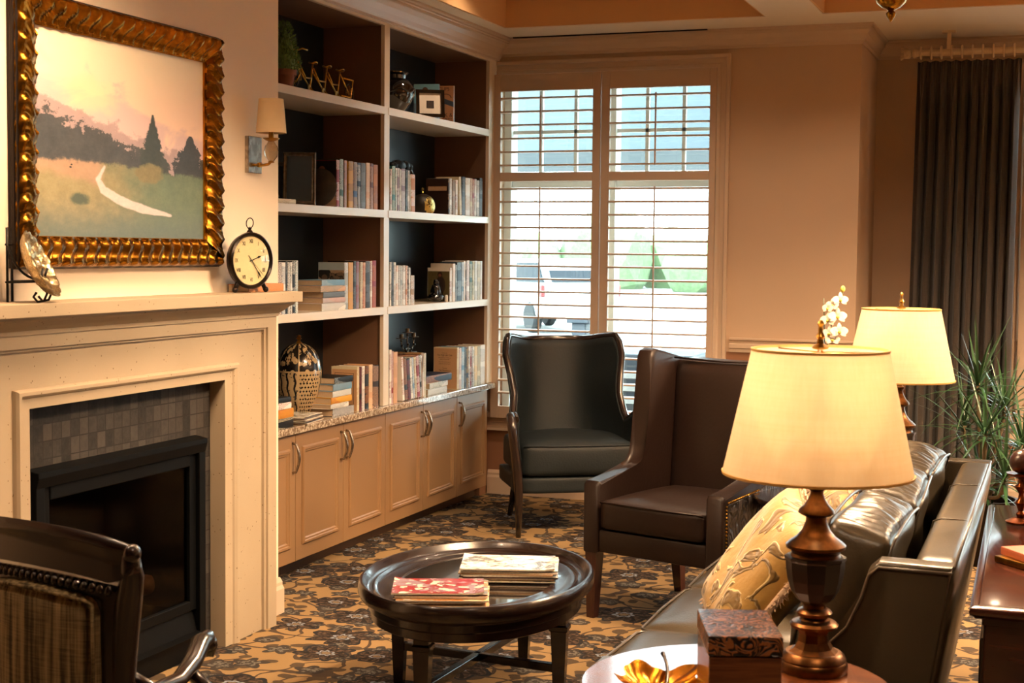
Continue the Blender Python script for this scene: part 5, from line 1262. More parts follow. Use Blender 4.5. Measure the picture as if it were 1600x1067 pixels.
def flb(z, y):
    return 0.055*sstep(0.82, 1.05, z)*1.0-0.015*sstep(0.60, 0.78, z)*(1-sstep(0.78, 0.95, z))+0.02*(1-sstep(0.3, 0.6, y))*sstep(0.4, 0.62, z)
bm = B(); rim = shell(bm, 0.375, 0.335, 0.60, Hb, flb)
obj('upholstered_shell', bm, 'leather_black', wc)
bm = B(); tube(bm, [p+Vector((0, -0.004, 0.004)) for p in rim], 0.019, 8, flat=1.2)
obj('wood_trim', bm, 'ebony', wc)
for s in (-1, 1):
    bm = B(); pts = [(s*0.392, 0.05, 0.685), (s*0.396, 0.0, 0.69), (s*0.397, -0.035, 0.66), (s*0.392, -0.045, 0.60), (s*0.378, -0.036, 0.50), (s*0.360, -0.024, 0.38), (s*0.350, -0.015, 0.28), (s*0.348, -0.008, 0.20), (s*0.346, 0.0, 0.0)]
    tube(bm, pts, [0.022, 0.026, 0.028, 0.027, 0.026, 0.028, 0.027, 0.024, 0.015], 12); obj('front_leg_post', bm, 'ebony', wc)
    bm = B(); tube(bm, [(s*0.24, 0.60, 0.30), (s*0.25, 0.64, 0.15), (s*0.26, 0.70, 0.0)], [0.024, 0.02, 0.015], 10); obj('leg', bm, 'ebony', wc)
bm = B(); soft(bm, -0.355, 0.355, -0.015, 0.585, 0.245, 0.345, r=0.02, crown=0.0, n=6); obj('seat_rail', bm, 'leather_black', wc, smooth=True)
bm = B(); soft(bm, -0.335, 0.335, -0.035, 0.56, 0.345, 0.535, r=0.035, crown=0.045, n=12, side=0.01); obj('seat_cushion', bm, 'leather_black', wc, smooth=True)
bm = B(); tube(bm, [(-0.328, -0.03, 0.520), (-0.15, -0.040, 0.521), (0.15, -0.040, 0.521), (0.328, -0.03, 0.520)], 0.0045, 6); obj('piping', bm, 'leather_black', wc)

# ================================================================== BROWN WING CHAIR
th2 = math.radians(-18)
bw = thing('wingback_chair', 'brown leather wingback chair with brass nailheads and a tooled side panel', 'armchair', (-1.612, 6.075, 0), (0, 0, th2))
HW = 0.355
sidepoly = [(0.0, 0.295), (0.0, 0.595), (0.015, 0.612), (0.30, 0.640), (0.345, 0.655), (0.375, 0.69), (0.390, 0.75), (0.400, 0.95), (0.410, 1.14), (0.425, 1.168), (0.455, 1.178), (0.70, 1.125), (0.78, 1.10), (0.74, 0.295)]
for s in (-1, 1):
    bm = B(); a, b = (s*HW, s*(HW-0.085)); prism(bm, sidepoly, 'x', min(a, b), max(a, b), bev=0.016, seg=3)
    arm = obj('wing_and_arm', bm, 'leather_brown', bw, smooth=40)
    inset = [(0.035, 0.325), (0.035, 0.575), (0.30, 0.605), (0.40, 0.63), (0.44, 0.75), (0.45, 1.10), (0.70, 1.07), (0.70, 0.325)]
    bm = B(); a, b = s*(HW+0.006), s*(HW-0.002); prism(bm, inset, 'x', min(a, b), max(a, b), bev=0.002); obj('tooled_side_panel', bm, 'tooled', arm)
    bm = B(); path = [Vector((0, 0.028, 0.30+0.015*k)) for k in range(19)]+[Vector((0, 0.028+0.0148*k, 0.583+0.00135*k)) for k in range(1, 19)]
    for p in path:
        tb = B(); bmesh.ops.create_icosphere(tb, subdivisions=1, radius=0.0052); bmesh.ops.transform(tb, matrix=Matrix.Translation((s*(HW+0.003), p.y, p.z)), verts=tb.verts); merge(bm, tb)
    obj('nailhead_trim', bm, 'brass', arm, smooth=True)
bm = B(); soft(bm, -HW+0.08, HW-0.08, 0.56, 0.74, 0.40, 1.13, r=0.04, crown=0.0, n=10, fn=lambda p, a, b, c: Vector((p.x, p.y+0.07*(p.z-0.4)-0.02*(1-a*a)*(b < 0), p.z-0.008*(1-a*a)))); obj('backrest', bm, 'leather_brown', bw, smooth=True)
bm = B(); tube(bm, [(-HW+0.09, 0.60, 1.13), (0, 0.600, 1.122), (HW-0.09, 0.60, 1.13)], 0.005, 6); obj('back_piping', bm, 'leather_brown', bw)
bm = B(); box(bm, -HW+0.08, HW-0.08, 0.008, 0.70, 0.298, 0.40, bev=0.012); obj('base_rail', bm, 'leather_brown', bw, smooth=40)
bm = B(); soft(bm, -HW+0.088, HW-0.088, -0.005, 0.60, 0.40, 0.535, r=0.028, crown=0.028, n=12, side=0.006); obj('seat_cushion', bm, 'leather_brown', bw, smooth=True)
bm = B(); tube(bm, [(-HW+0.095, 0.0, 0.523), (0, -0.012, 0.525), (HW-0.095, 0.0, 0.523)], 0.0045, 6); obj('cushion_piping', bm, 'leather_brown', bw)
for x, y, lx, ly in ((-0.315, 0.04, 0, -0.01), (0.315, 0.04, 0, -0.01), (-0.29, 0.68, 0.0, 0.04), (0.29, 0.68, 0.0, 0.04)):
    bm = B(); secs = []
    for h, z, k in ((0.019, 0.0, 1), (0.030, 0.30, 0)):
        secs.append([bm.verts.new((x+lx*k+a*h, y+ly*k+b*h, z)) for a, b in ((-1, -1), (1, -1), (1, 1), (-1, 1))])
    for k in range(4): bm.faces.new((secs[0][k], secs[0][(k+1) % 4], secs[1][(k+1) % 4], secs[1][k]))
    bm.faces.new(secs[0]); bm.faces.new(secs[1]); obj('leg', bm, 'reddish', bw)

# ================================================================== SOFA
sf = thing('sofa', 'long dark leather sofa with gathered loose back cushions facing the fireplace', 'sofa', (-0.72, 3.72, 0))
SX, SY = -0.72, 3.72; SL = 2.06
def sx(x): return x-SX
# back: leaning outward towards the top
bm = B()
soft(bm, sx(-0.45), sx(-0.33), 0.012, SL-0.012, 0.10, 0.857, r=0.03, crown=0.0, n=14, fn=lambda p, a, b, c: Vector((p.x+0.125*(p.z-0.10)/0.755-(0.0 if a > 0 else 0.03*(1-c)), p.y, p.z)))
obj('backrest', bm, 'leather_sofa', sf, smooth=True)
bm = B(); tube(bm, [(sx(-0.222), 0.02, 0.852), (sx(-0.222), SL-0.02, 0.852)], 0.0048, 6)
for k in (1, 2): tube(bm, [(sx(-0.222), SL*k/3, 0.853), (sx(-0.24), SL*k/3, 0.858), (sx(-0.30), SL*k/3, 0.858), (sx(-0.322), SL*k/3, 0.850), (sx(-0.335), SL*k/3, 0.80)], 0.0025, 6)
obj('back_seams', bm, 'piping', sf)
armpoly = [(sx(-1.13), 0.12), (sx(-1.15), 0.50), (sx(-1.13), 0.525), (sx(-0.90), 0.535), (sx(-0.66), 0.565), (sx(-0.55), 0.62), (sx(-0.475), 0.70), (sx(-0.44), 0.78), (sx(-0.425), 0.835), (sx(-0.40), 0.858), (sx(-0.225), 0.856), (sx(-0.335), 0.12)]
for k, (ya, yb) in enumerate(((0.0, 0.085), (SL-0.085, SL))):
    bm = B(); prism(bm, [(p[0], p[1]) for p in armpoly], 'y', ya, yb, bev=0.012, seg=3); ar = obj('arm', bm, 'leather_sofa', sf, smooth=35)
    ye = -0.002 if k == 0 else SL+0.002
    bm = B(); tube(bm, [(p[0], ye, p[1]-0.014) for p in armpoly[2:11]], 0.0042, 6); obj('arm_piping', bm, 'piping', ar)
bm = B(); box(bm, sx(-1.14), sx(-0.40), 0.085, SL-0.085, 0.12, 0.26, bev=0.015); obj('base', bm, 'leather_sofa', sf, smooth=35)
cw = (SL-0.17)/3
for k in range(3):
    a = 0.085+cw*k
    bm = B(); soft(bm, sx(-1.215), sx(-0.47), a+0.003, a+cw-0.003, 0.26, 0.445, r=0.035, crown=0.035, n=14, side=0.012, fn=lambda p, a_, b_, c_: Vector((p.x, p.y, p.z-0.006*(a_ < -0.9))))
    cu = obj('seat_cushion', bm, 'leather_sofa', sf, smooth=True)
    bm = B(); xf = sx(-1.208); tube(bm, [(sx(-0.6), a+0.010, 0.434), (xf+0.02, a+0.010, 0.432), (xf+0.002, a+0.03, 0.432), (xf-0.006, a+cw/2, 0.432), (xf+0.002, a+cw-0.03, 0.432), (xf+0.02, a+cw-0.010, 0.432), (sx(-0.6), a+cw-0.010, 0.434)], 0.0045, 6); obj('piping', bm, 'piping', cu)
# back cushions: slouched box cushions with gathered tops
def gather(p, a, b, c, k=0):
    if c > 0.2:
        ph = p.y*150+2.0*math.sin(p.y*33+k)+1.3*math.sin(a*2.5+p.y*20+k)
        w = (abs(math.sin(ph/2))**0.7-0.6)*0.014*(0.45+0.55*math.sin(p.y*17+a*3+k*2)**2)
        p.z += w*(1-abs(a)**6)*(1-abs(b)**8)*c; 
    p.x += 0.004*math.sin(p.z*40+p.y*13+k)
    return p
for k in range(3):
    a = 0.10+cw*k; L0 = cw-0.03
    tilt_ = 0.27; T = Matrix.Translation((sx(-0.585), a+L0/2, 0.43)) @ Matrix.Rotation(tilt_, 4, 'Y') @ Matrix.Rotation((-.02, .03, -.03)[k], 4, 'Z')
    bm = B(); soft(bm, -0.085, 0.085, -L0/2, L0/2, 0.0, 0.50, r=0.03, crown=0.028, n=64, side=0.035, fn=lambda p, a_, b_, c_, k=k: gather(p, a_, b_, c_, k), mat=T)
    cu = obj('back_cushion', bm, 'leather_sofa', sf, smooth=True)
    bm = B()
    for xx in (-0.083, 0.083):
        pts = [T @ Vector((xx, -L0/2+0.008, z)) for z in (0.05, 0.25, 0.44)]+[T @ Vector((xx*1.02, -L0/2+0.02+(L0-0.04)*i/8, 0.497+0.018*math.sin(PI*i/8))) for i in range(9)]+[T @ Vector((xx, L0/2-0.008, z)) for z in (0.44, 0.25)]
        tube(bm, pts, 0.0046, 6)
    obj('piping', bm, 'piping', cu)
for x in (-1.08, -0.42):
    for y in (0.06, SL-0.06):
        bm = B(); tube(bm, [(sx(x), y, 0.0), (sx(x), y, 0.13)], [0.018, 0.027], 10); obj('leg', bm, 'ebony', sf)

# throw pillows
MT['tansatin'] = plain('tan_satin', '#8a6a40', 0.45, var=0.15, scale=12, bump=0.3)
def pillow(name, label, loc, rot, s=0.44, th=0.075, mat='brocade', back='goldcloth', fringe=False, group=None):
    t = thing(name, label, 'cushion', loc, rot, group)
    bm = B(); n = 18; F, K = [], []
    for i in range(n+1):
        fr, kr = [], []
        for j in range(n+1):
            u, v = -1+2*i/n, -1+2*j/n; px, py = u*s/2*(1-0.07*(1-v*v)), v*s/2*(1-0.07*(1-u*u))
            h = th*((1-u**4)*(1-v**4))**0.42*(1+0.05*math.sin(u*7+v*5))
            fr.append(bm.verts.new((px, -h, py))); kr.append(fr[-1] if i in (0, n) or j in (0, n) else bm.verts.new((px, h, py)))
        F.append(fr); K.append(kr)
    for i in range(n):
        for j in range(n):
            bm.faces.new((F[i][j], F[i+1][j], F[i+1][j+1], F[i][j+1]))
            f = bm.faces.new((K[i][j], K[i][j+1], K[i+1][j+1], K[i+1][j])); f.material_index = 1
    obj('cover', bm, [mat, back], t, smooth=True)
    if fringe:
        bm = B(); edge = []
        m_ = 40
        for e in range(4):
            for i in range(m_):
                u = -1+2*i/m_; x, z = ((u, -1), (1, u), (-u, 1), (-1, -u))[e]
                edge.append((x*s/2*(1-0.07*(1-z*z)), 0, z*s/2*(1-0.07*(1-x*x)), x, z))
        for x, y, z, ux, uz in edge:
            for q in range(9):
                a = random.uniform(-1.2, 1.2); L = random.uniform(0.010, 0.026); d = Vector((ux*abs(ux)**3+random.uniform(-.5, .5), a, uz*abs(uz)**3+random.uniform(-.5, .5))).normalized()
                p = Vector((x, 0, z))+Vector((random.uniform(-.004, .004), random.uniform(-.004, .004), random.uniform(-.004, .004)))
                tube(bm, [p, p+d*L*0.6, p+d*L+Vector((0, 0, -0.003))], [0.0022, 0.0015, 0.0008], 3, cap=False)
        tube(bm, [(e[0], 0, e[2]) for e in edge], 0.012, 7, closed=True)
        obj('fringe', bm, 'fringe', t)
    return t
def orient(normal, updir):
    """rotation whose local -y is the normal and local z is closest to updir"""
    y = -Vector(normal).normalized(); z = Vector(updir); z = (z-y*z.dot(y)).normalized(); x = y.cross(z)
    return Matrix((x, y, z)).transposed().to_euler()
e1 = orient((-0.74, -0.36, 0.57), (0.62, 0.05, 0.78))
pillow('throw_pillow', 'gold leaf-patterned pillow with pale fringe, largest and nearest on the sofa', (-0.775, 4.19, 0.700), tuple(e1), s=0.47, th=0.085, fringe=True, group='throw pillows on the sofa')
e3 = orient((-0.78, -0.30, 0.55), (0.58, 0.0, 0.80))
pillow('throw_pillow', 'fringed tan pillow at the middle of the sofa, half hidden by the lamp', (-0.735, 4.86, 0.69), tuple(e3), s=0.43, th=0.07, fringe=True, mat='brocade', back='tansatin', group='throw pillows on the sofa')

# ================================================================== END TABLES AND LAMPS
def round_table(name, label, cx, cy, R, z, top='walnut', leg='mahogany'):
    t = thing(name, label, 'side table', (cx, cy, 0))
    bm = B(); lathe(bm, [(0, z-0.030), (R-0.03, z-0.030), (R-0.012, z-0.026), (R-0.004, z-0.018), (R, z-0.008), (R-0.003, z), (0, z)], 72); obj('tabletop', bm, top, t, smooth=30)
    bm = B(); lathe(bm, [(R-0.05, z-0.08), (R-0.045, z-0.078), (R-0.04, z-0.0305), (R-0.06, z-0.0305), (R-0.06, z-0.078)], 56, closed=True); obj('apron', bm, leg, t, smooth=30)
    bm = B(); lathe(bm, [(0, 0.12), (0.05, 0.12), (0.055, 0.16), (0.035, 0.20), (0.03, 0.35), (0.045, 0.48), (0.05, 0.54), (0.10, z-0.031), (0, z-0.031)], 24); obj('pedestal', bm, leg, t, smooth=40)
    for k in range(4):
        a = k*PI/2+PI/4; bm = B(); tube(bm, [(0.03*math.cos(a), 0.03*math.sin(a), 0.17), (0.14*math.cos(a), 0.14*math.sin(a), 0.14), (0.24*math.cos(a), 0.24*math.sin(a), 0.06), (0.28*math.cos(a), 0.28*math.sin(a), 0.016)], [0.026, 0.022, 0.018, 0.016], 8); obj('leg', bm, leg, t)
    return t
round_table('side_table', 'round wooden side table under the nearest lamp', -0.655, 3.245, 0.350, 0.650)
round_table('side_table', 'round dark side table behind the sofa, under the farther lamp', -0.835, 6.255, 0.362, 0.600, top='mahogany')
def lamp(label, x, y, z, energy):
    t = thing('table_lamp', label, 'lamp', (x, y, z), 0, 'lit urn table lamps')
    H0 = 1.105-z-0.012; k = H0/0.44
    P = lambda pr: [(r, zz*k) for r, zz in pr]
    bm = B(); lathe(bm, P([(0, 0), (0.077, 0), (0.079, 0.004), (0.079, 0.020), (0.074, 0.026), (0.076, 0.030), (0.071, 0.040), (0.064, 0.046)]), 40)
    obj('foot', bm, 'lampwood', t, smooth=40)
    bm = B(); lathe(bm, P([(0.058, 0.046), (0.046, 0.055), (0.037, 0.070), (0.034, 0.088), (0.040, 0.102), (0.020, 0.102)]), 8, phase=0.5); obj('faceted_stem', bm, 'lampwood', t)
    bm = B(); lathe(bm, P([(0.040, 0.100), (0.053, 0.103), (0.056, 0.110), (0.050, 0.116), (0.034, 0.120), (0.030, 0.126), (0.039, 0.131), (0.041, 0.138), (0.036, 0.144), (0.026, 0.148), (0.026, 0.156), (0.030, 0.160)]), 40); obj('collar', bm, 'lampwood', t, smooth=30)
    bm = B(); lathe(bm, P([(0.028, 0.158), (0.042, 0.168), (0.055, 0.188), (0.063, 0.214), (0.067, 0.240), (0.068, 0.258), (0.071, 0.262), (0.071, 0.268), (0.050, 0.270)]), 10, phase=0.3); obj('urn', bm, 'lampcup', t)
    bm = B(); lathe(bm, P([(0.058, 0.269), (0.055, 0.276), (0.058, 0.282), (0.068, 0.288), (0.069, 0.295), (0.060, 0.303), (0.045, 0.314), (0.033, 0.328), (0.026, 0.344), (0.024, 0.352), (0.024, 0.360), (0.034, 0.364), (0.042, 0.369), (0.040, 0.376), (0.028, 0.388), (0.019, 0.402), (0.015, 0.414), (0.015, 0.420), (0.020, 0.424), (0.021, 0.431), (0.014, 0.436), (0.012, 0.446), (0, 0.446)]), 40); obj('neck', bm, 'lampwood', t, smooth=30)
    zb, zt = 1.112-z, 1.398-z; Rb, Rt = 0.218, 0.156
    bm = B(); lathe(bm, [(0.008, 0.44*k), (0.008, zt-0.17), (0.018, zt-0.165), (0.018, zt-0.12), (0.0, zt-0.12)], 16)
    tube(bm, [(-0.055, 0, zt-0.135), (-0.06, 0, zt-0.07), (0, 0, zt+0.004)], 0.0018, 6); tube(bm, [(0.055, 0, zt-0.135), (0.06, 0, zt-0.07), (0, 0, zt+0.004)], 0.0018, 6)
    for q in range(3):
        a = q*2*PI/3+0.3; tube(bm, [(0, 0, zt-0.004), (Rt*math.cos(a), Rt*math.sin(a), zt-0.004)], 0.0018, 6)
    obj('harp', bm, 'brass', t)
    bm = B(); tb = B(); bmesh.ops.create_uvsphere(tb, u_segments=16, v_segments=10, radius=0.030); bmesh.ops.transform(tb, matrix=Matrix.Translation((0, 0, zt-0.088)), verts=tb.verts); merge(bm, tb); o = obj('bulb', bm, 'bulb', t, smooth=True)
    bm = B(); n = 64; rings = [[bm.verts.new((r*math.cos(2*PI*q/n), r*math.sin(2*PI*q/n), zz)) for q in range(n)] for r, zz in ((Rb, zb), (Rt, zt))]
    rings += [[bm.verts.new((r*math.cos(2*PI*q/n), r*math.sin(2*PI*q/n), zz)) for q in range(n)] for r, zz in ((Rt-0.0015, zt), (Rb-0.0015, zb))]
    for i in range(4):
        A, Bq = rings[i], rings[(i+1) % 4]
        for q in range(n): bm.faces.new((A[q], A[(q+1) % n], Bq[(q+1) % n], Bq[q]))
    sh = obj('lamp_shade', bm, 'shade', t, smooth=40)
    for r, zz in ((Rb, zb), (Rt, zt)):
        bm = B(); s_ = 0.0035; rr = [(r+0.0012, zz-s_*0.6), (r+0.0024-(0.218-r)*0.0, zz+s_), (r-0.002, zz+s_*1.2), (r-0.003, zz-s_*0.6)]
        lathe(bm, rr, 64, closed=True); obj('binding', bm, 'shade_trim', sh, smooth=50)
    bm = B(); lathe(bm, [(0.004, zt), (0.018, zt+0.004), (0.020, zt+0.008), (0.009, zt+0.016), (0.007, zt+0.026), (0.011, zt+0.032), (0.006, zt+0.042), (0.005, zt+0.056), (0.008, zt+0.062), (0.003, zt+0.070), (0, zt+0.070)], 20); obj('finial', bm, 'brass', t, smooth=40)
    return t
lamp('nearest lit table lamp with a linen shade, on the round table by the sofa arm', -0.512, 3.425, 0.6502, 110)
lamp('farther lit table lamp with a linen shade, beyond the sofa in front of the curtain', -0.598, 6.15, 0.6002, 110)

# carved wooden box
def carved():
    M = Mat('carved_box_lid', '#5a3016', 0.34, coat=0.15); v = M.coords(); n = M.noise(v, 26, 1, 0.4, 1.8)
    r_ = (n*30.0).sin(); M.color(M.mix(r_.step(-0.3, 0.5), '#1c0d07', '#94582c')); M.bump(r_.step(-0.6, 0.6), 1.0, 0.012); return M.m
MT['carved'] = carved()
t = thing('wooden_box', 'small walnut box with a carved glossy lid on the near side table', 'box', (-0.612, 3.045, 0.6502), (0, 0, 0.33))
bm = B(); box(bm, -0.074, 0.074, -0.115, 0.115, 0, 0.150, bev=0.003); obj('box_body', bm, 'walnut', t)
bm = B(); box(bm, -0.076, 0.076, -0.117, 0.117, 0.152, 0.193, bev=0.003); obj('lid', bm, 'carved', t)
# gilded leaf dish
def leafdish():
    bm = B(); n = 120; R0 = 0.118
    def rad(a):
        l = 0
        for c, w, h in ((PI/2, 0.42, 0.55), (0.35, 0.40, 0.42), (PI-0.35, 0.40, 0.42), (-0.75, 0.36, 0.25), (PI+0.75, 0.36, 0.25)):
            d = (a-c+PI) % (2*PI)-PI; l = max(l, h*math.exp(-(d/w)**2))
        return R0*(0.62+l+0.045*math.sin(a*17)*(0.3+l))
    rings = []; nr = 10
    for i in range(1, nr+1):
        f = i/nr; rings.append([bm.verts.new((rad(2*PI*k/n)*f*math.cos(2*PI*k/n), rad(2*PI*k/n)*f*math.sin(2*PI*k/n), 0.012+0.030*f**2.2+0.008*f*math.sin(2*PI*k/n*5+1)+0.003*math.sin(k*0.8+f*6))) for k in range(n)])
    c = bm.verts.new((0, 0, 0.012))
    for k in range(n): bm.faces.new((c, rings[0][k], rings[0][(k+1) % n]))
    for i in range(nr-1):
        for k in range(n): bm.faces.new((rings[i][k], rings[i+1][k], rings[i+1][(k+1) % n], rings[i][(k+1) % n]))
    g = bmesh.ops.solidify(bm, geom=bm.faces[:], thickness=0.002); return bm
t = thing('leaf_dish', 'gilded leaf-shaped dish with a curled stem at the edge of the near table', 'dish', (-0.790, 3.090, 0.6500), (0, 0, -0.35))
obj('leaf_bowl', leafdish(), 'gold', t, smooth=60)
bm = B(); tube(bm, bez((0.0, 0.02, 0.016), (-0.03, 0.075, 0.03), (-0.05, 0.10, 0.045), (-0.075, 0.115, 0.060), 8), [0.004]*8+[0.006], 8); obj('stem', bm, 'bronze', t)
bm = B(); lathe(bm, [(0, 0), (0.03, 0), (0.034, 0.006), (0.02, 0.013), (0, 0.013)], 20); obj('foot', bm, 'gold', t, smooth=40)

# orchid on the far side table
t = thing('orchid', 'white moth orchid in a pot standing behind the nearest lamp', 'potted plant', (-0.875, 6.20, 0.6002))
bm = B(); lathe(bm, [(0, 0), (0.045, 0), (0.060, 0.09), (0.064, 0.10), (0.056, 0.10), (0.050, 0.085), (0, 0.085)], 28); obj('pot', bm, 'paper', t, smooth=35)
bm = B()
stemp = bez((0, 0, 0.085), (-0.05, 0, 0.45), (-0.04, 0, 0.70), (0.035, 0, 0.86), 24); tube(bm, stemp, 0.003, 6)
stem2 = bez((0.0, 0, 0.085), (-0.03, 0.03, 0.4), (-0.035, 0.02, 0.6), (-0.045, 0.02, 0.835), 14); tube(bm, stem2, 0.0022, 6)
obj('stems', bm, 'stem_green', t)
for a, L in ((0.3, 0.17), (2.4, 0.19), (4.2, 0.16), (5.4, 0.15)):
    bm = B(); d = Vector((math.cos(a), math.sin(a), 0)); sd = Vector((-d.y, d.x, 0)); prev = None
    for i in range(9):
        f = i/8; c = d*(L*f)+Vector((0, 0, 0.085+0.08*math.sin(f*2.4)*1.0)); w = 0.026*math.sin(PI*(0.08+0.9*f))
        row = [bm.verts.new(c+sd*w+Vector((0, 0, .006))), bm.verts.new(c), bm.verts.new(c-sd*w+Vector((0, 0, .006)))]
        if prev:
            for q in range(2): bm.faces.new((prev[q], prev[q+1], row[q+1], row[q]))
        prev = row
    obj('leaf', bm, 'leaf_dark', t, smooth=True)
def bloom(c, nrm, s, parent):
    bm = B(); R_ = orient(nrm, (0, 0, 1)).to_matrix().to_4x4(); T = Matrix.Translation(c) @ R_
    for a, L, w in ((PI/2, 1.0, 0.55), (PI/2+2.15, 0.95, 0.5), (PI/2-2.15, 0.95, 0.5), (0.12, 1.05, 0.95), (PI-0.12, 1.05, 0.95)):
        tb = B(); prev = None
        for i in range(7):
            f = i/6; ww = w*s*0.5*math.sin(PI*min(1, 0.12+0.83*f))**0.8; row = [tb.verts.new((L*s*f, -0.15*s*math.sin(f*2.6)+0.06*s, q*ww)) for q in (-1, -0.4, 0.4, 1)]
            if prev:
                for q in range(3): tb.faces.new((prev[q], prev[q+1], row[q+1], row[q]))
            prev = row
        bmesh.ops.transform(tb, matrix=T @ Matrix.Rotation(-a, 4, 'Y'), verts=tb.verts); merge(bm, tb)
    o = obj('flower', bm, 'orchid', parent, smooth=True)
    bm = B(); tb = B(); bmesh.ops.create_icosphere(tb, subdivisions=2, radius=s*0.2); bmesh.ops.transform(tb, matrix=T @ Matrix.Translation((0, -0.12*s, -0.1*s)), verts=tb.verts); merge(bm, tb); obj('throat', bm, 'orchid_core', o, smooth=True)
for x, z, nx, s in ((0.028, 0.830, 0.3, 0.032), (-0.004, 0.808, -0.4, 0.030), (-0.022, 0.795, -0.6, 0.028), (0.018, 0.762, 0.4, 0.038), (-0.02, 0.745, -0.3, 0.034), (0.026, 0.700, 0.4, 0.036), (-0.014, 0.690, -0.3, 0.033), (0.0, 0.665, 0.0, 0.03)):
    bloom((x, -0.015, z), (nx, -1, 0.15), s, t)
bm = B(); tb = B(); bmesh.ops.create_icosphere(tb, subdivisions=2, radius=0.011); bmesh.ops.transform(tb, matrix=Matrix.Translation((0.035, 0, 0.875)) @ Matrix.Diagonal((0.9, 0.9, 1.3, 1)), verts=tb.verts); merge(bm, tb); obj('bud', bm, 'orchid_core', t, smooth=True)

# ================================================================== CONSOLE TABLE AT THE RIGHT
t = thing('console_table', 'dark cherry wood console table behind the sofa at the right edge', 'table', (-0.185, 3.755, 0), (0, 0, 0.016))
W_, L_, Zt = 0.55, 1.60, 0.76
bm = B(); box(bm, 0.022, W_-0.022, 0.022, L_-0.022, Zt-0.012, Zt, bev=0.003)
sweep(bm, [(0.022, 0.022, Zt-0.034), (W_-0.022, 0.022, Zt-0.034), (W_-0.022, L_-0.022, Zt-0.034), (0.022, L_-0.022, Zt-0.034)], [(0, 0), (-0.008, 0), (-0.012, 0.006), (-0.020, 0.010), (-0.022, 0.018), (-0.020, 0.026), (-0.010, 0.032), (0, 0.034)], (0, 0, 1), closed=True)
box(bm, 0.022, W_-0.022, 0.022, L_-0.022, Zt-0.034, Zt-0.014)
obj('tabletop', bm, 'cherry', t, smooth=35)
bm = B(); box(bm, 0.035, W_-0.035, 0.035, L_-0.035, 0.06, Zt-0.035, bev=0.004); box(bm, 0.03, W_-0.03, 0.03, L_-0.03, Zt-0.055, Zt-0.034, bev=0.004); box(bm, 0.025, W_-0.025, 0.025, L_-0.025, 0, 0.07, bev=0.006); obj('cabinet_body', bm, 'cherry', t)
for k in range(2):
    bm = B(); sweep(bm, [(0.034, 0.09+k*0.76, 0.12), (0.034, 0.75+k*0.76, 0.12), (0.034, 0.75+k*0.76, 0.66), (0.034, 0.09+k*0.76, 0.66)], [(0, 0), (0, 0.006), (-0.01, 0.010), (-0.02, 0.002), (-0.02, 0)], (-1, 0, 0), closed=True); obj('side_panel_moulding', bm, 'cherry', t)
bm, pg = book_mesh(0.022, 0.20, 0.15, 'orange', 'tan', 1)
def lay(b, th=0.0):
    bmesh.ops.transform(b, matrix=Matrix.Rotation(PI/2, 4, 'X'), verts=b.verts)
for b in (bm, pg): lay(b)
MT['coral'] = plain('coral_book_cloth', '#b4603e', 0.5)
o = obj('book', bm, 'coral', loc=(-0.02, 4.18, 0.7795), rot=(0, 0, 0.60+PI)); tag(o, 'coral clothbound book lying on top of another on the console table', 'book'); obj('pages', pg, 'pageblock', o)
bm, pg = book_mesh(0.017, 0.21, 0.16, 'tan', 'brown', 1)
for b in (bm, pg): lay(b)
o = obj('book', bm, 'covercar' if False else 'brass', loc=(-0.005, 4.17, 0.7615), rot=(0, 0, 0.75+PI)); tag(o, 'gilt-edged book lying under the coral one on the console table', 'book'); obj('pages', pg, 'pageblock', o)
t = thing('candle_holder', 'turned copper-brown candle holder with a ball candle on the console table', 'candle holder', (-0.095, 4.99, 0.7605))
bm = B(); lathe(bm, [(0, 0), (0.045, 0), (0.047, 0.006), (0.030, 0.014), (0.012, 0.020), (0.016, 0.030), (0.008, 0.040), (0.014, 0.055), (0.020, 0.066), (0.010, 0.080), (0.008, 0.095), (0.016, 0.108), (0.022, 0.118), (0.012, 0.130), (0.010, 0.142), (0.03, 0.150), (0.046, 0.156), (0.048, 0.162), (0, 0.160)], 32)
for v in bm.verts: pass
MT['copper'] = metal('copper_bronze', '#8a4a26', 0.3)
obj('holder', bm, 'copper', t, smooth=40)
bm = B(); tb = B(); bmesh.ops.create_uvsphere(tb, u_segments=28, v_segments=18, radius=0.040); bmesh.ops.transform(tb, matrix=Matrix.Translation((0, 0, 0.199)), verts=tb.verts); merge(bm, tb); obj('ball_candle', bm, 'reddish', t, smooth=True)

# ================================================================== CURTAIN
t = thing('curtain', 'floor-length charcoal pinch-pleated curtain beside the alcove window', 'curtain', (-0.57, 9.56, 0))
bm = B(); nx, nz = 260, 46; x0, x1 = -0.300, 0.312; rows = []
for j in range(nz+1):
    f = j/nz; z = 0.015+(2.815-0.015)*f; top = 1-f
    row = []
    for i in range(nx+1):
        u = i/nx; ph = u*10*2*PI+1.1; spread = 1+0.05*(1-f)
        pin = max(0, min(1, (z-2.55)/0.12)); am = 0.046*(1-pin)+0.014*pin
        wv = math.sin(ph)+0.25*math.sin(ph*2+3*math.sin(u*9)+2*top)+(0.35*math.sin(ph*3)*pin)
        x = (x0+(x1-x0)*u)*spread-0.02*(1-f)+0.006*math.cos(ph*2)*(1-pin)+0.008*math.sin(u*23+top*3)*top
        y = am*wv+0.012*math.sin(u*7+top*4)*top
        row.append(bm.verts.new((x, y, z+(0.004*math.cos(ph) if j == nz else 0))))
    rows.append(row)
for j in range(nz):
    for i in range(nx): bm.faces.new((rows[j][i], rows[j][i+1], rows[j+1][i+1], rows[j+1][i])).smooth = True
fab = obj('fabric', bm, 'curtain', t); md = fab.modifiers.new('thickness', 'SOLIDIFY'); md.thickness = 0.003
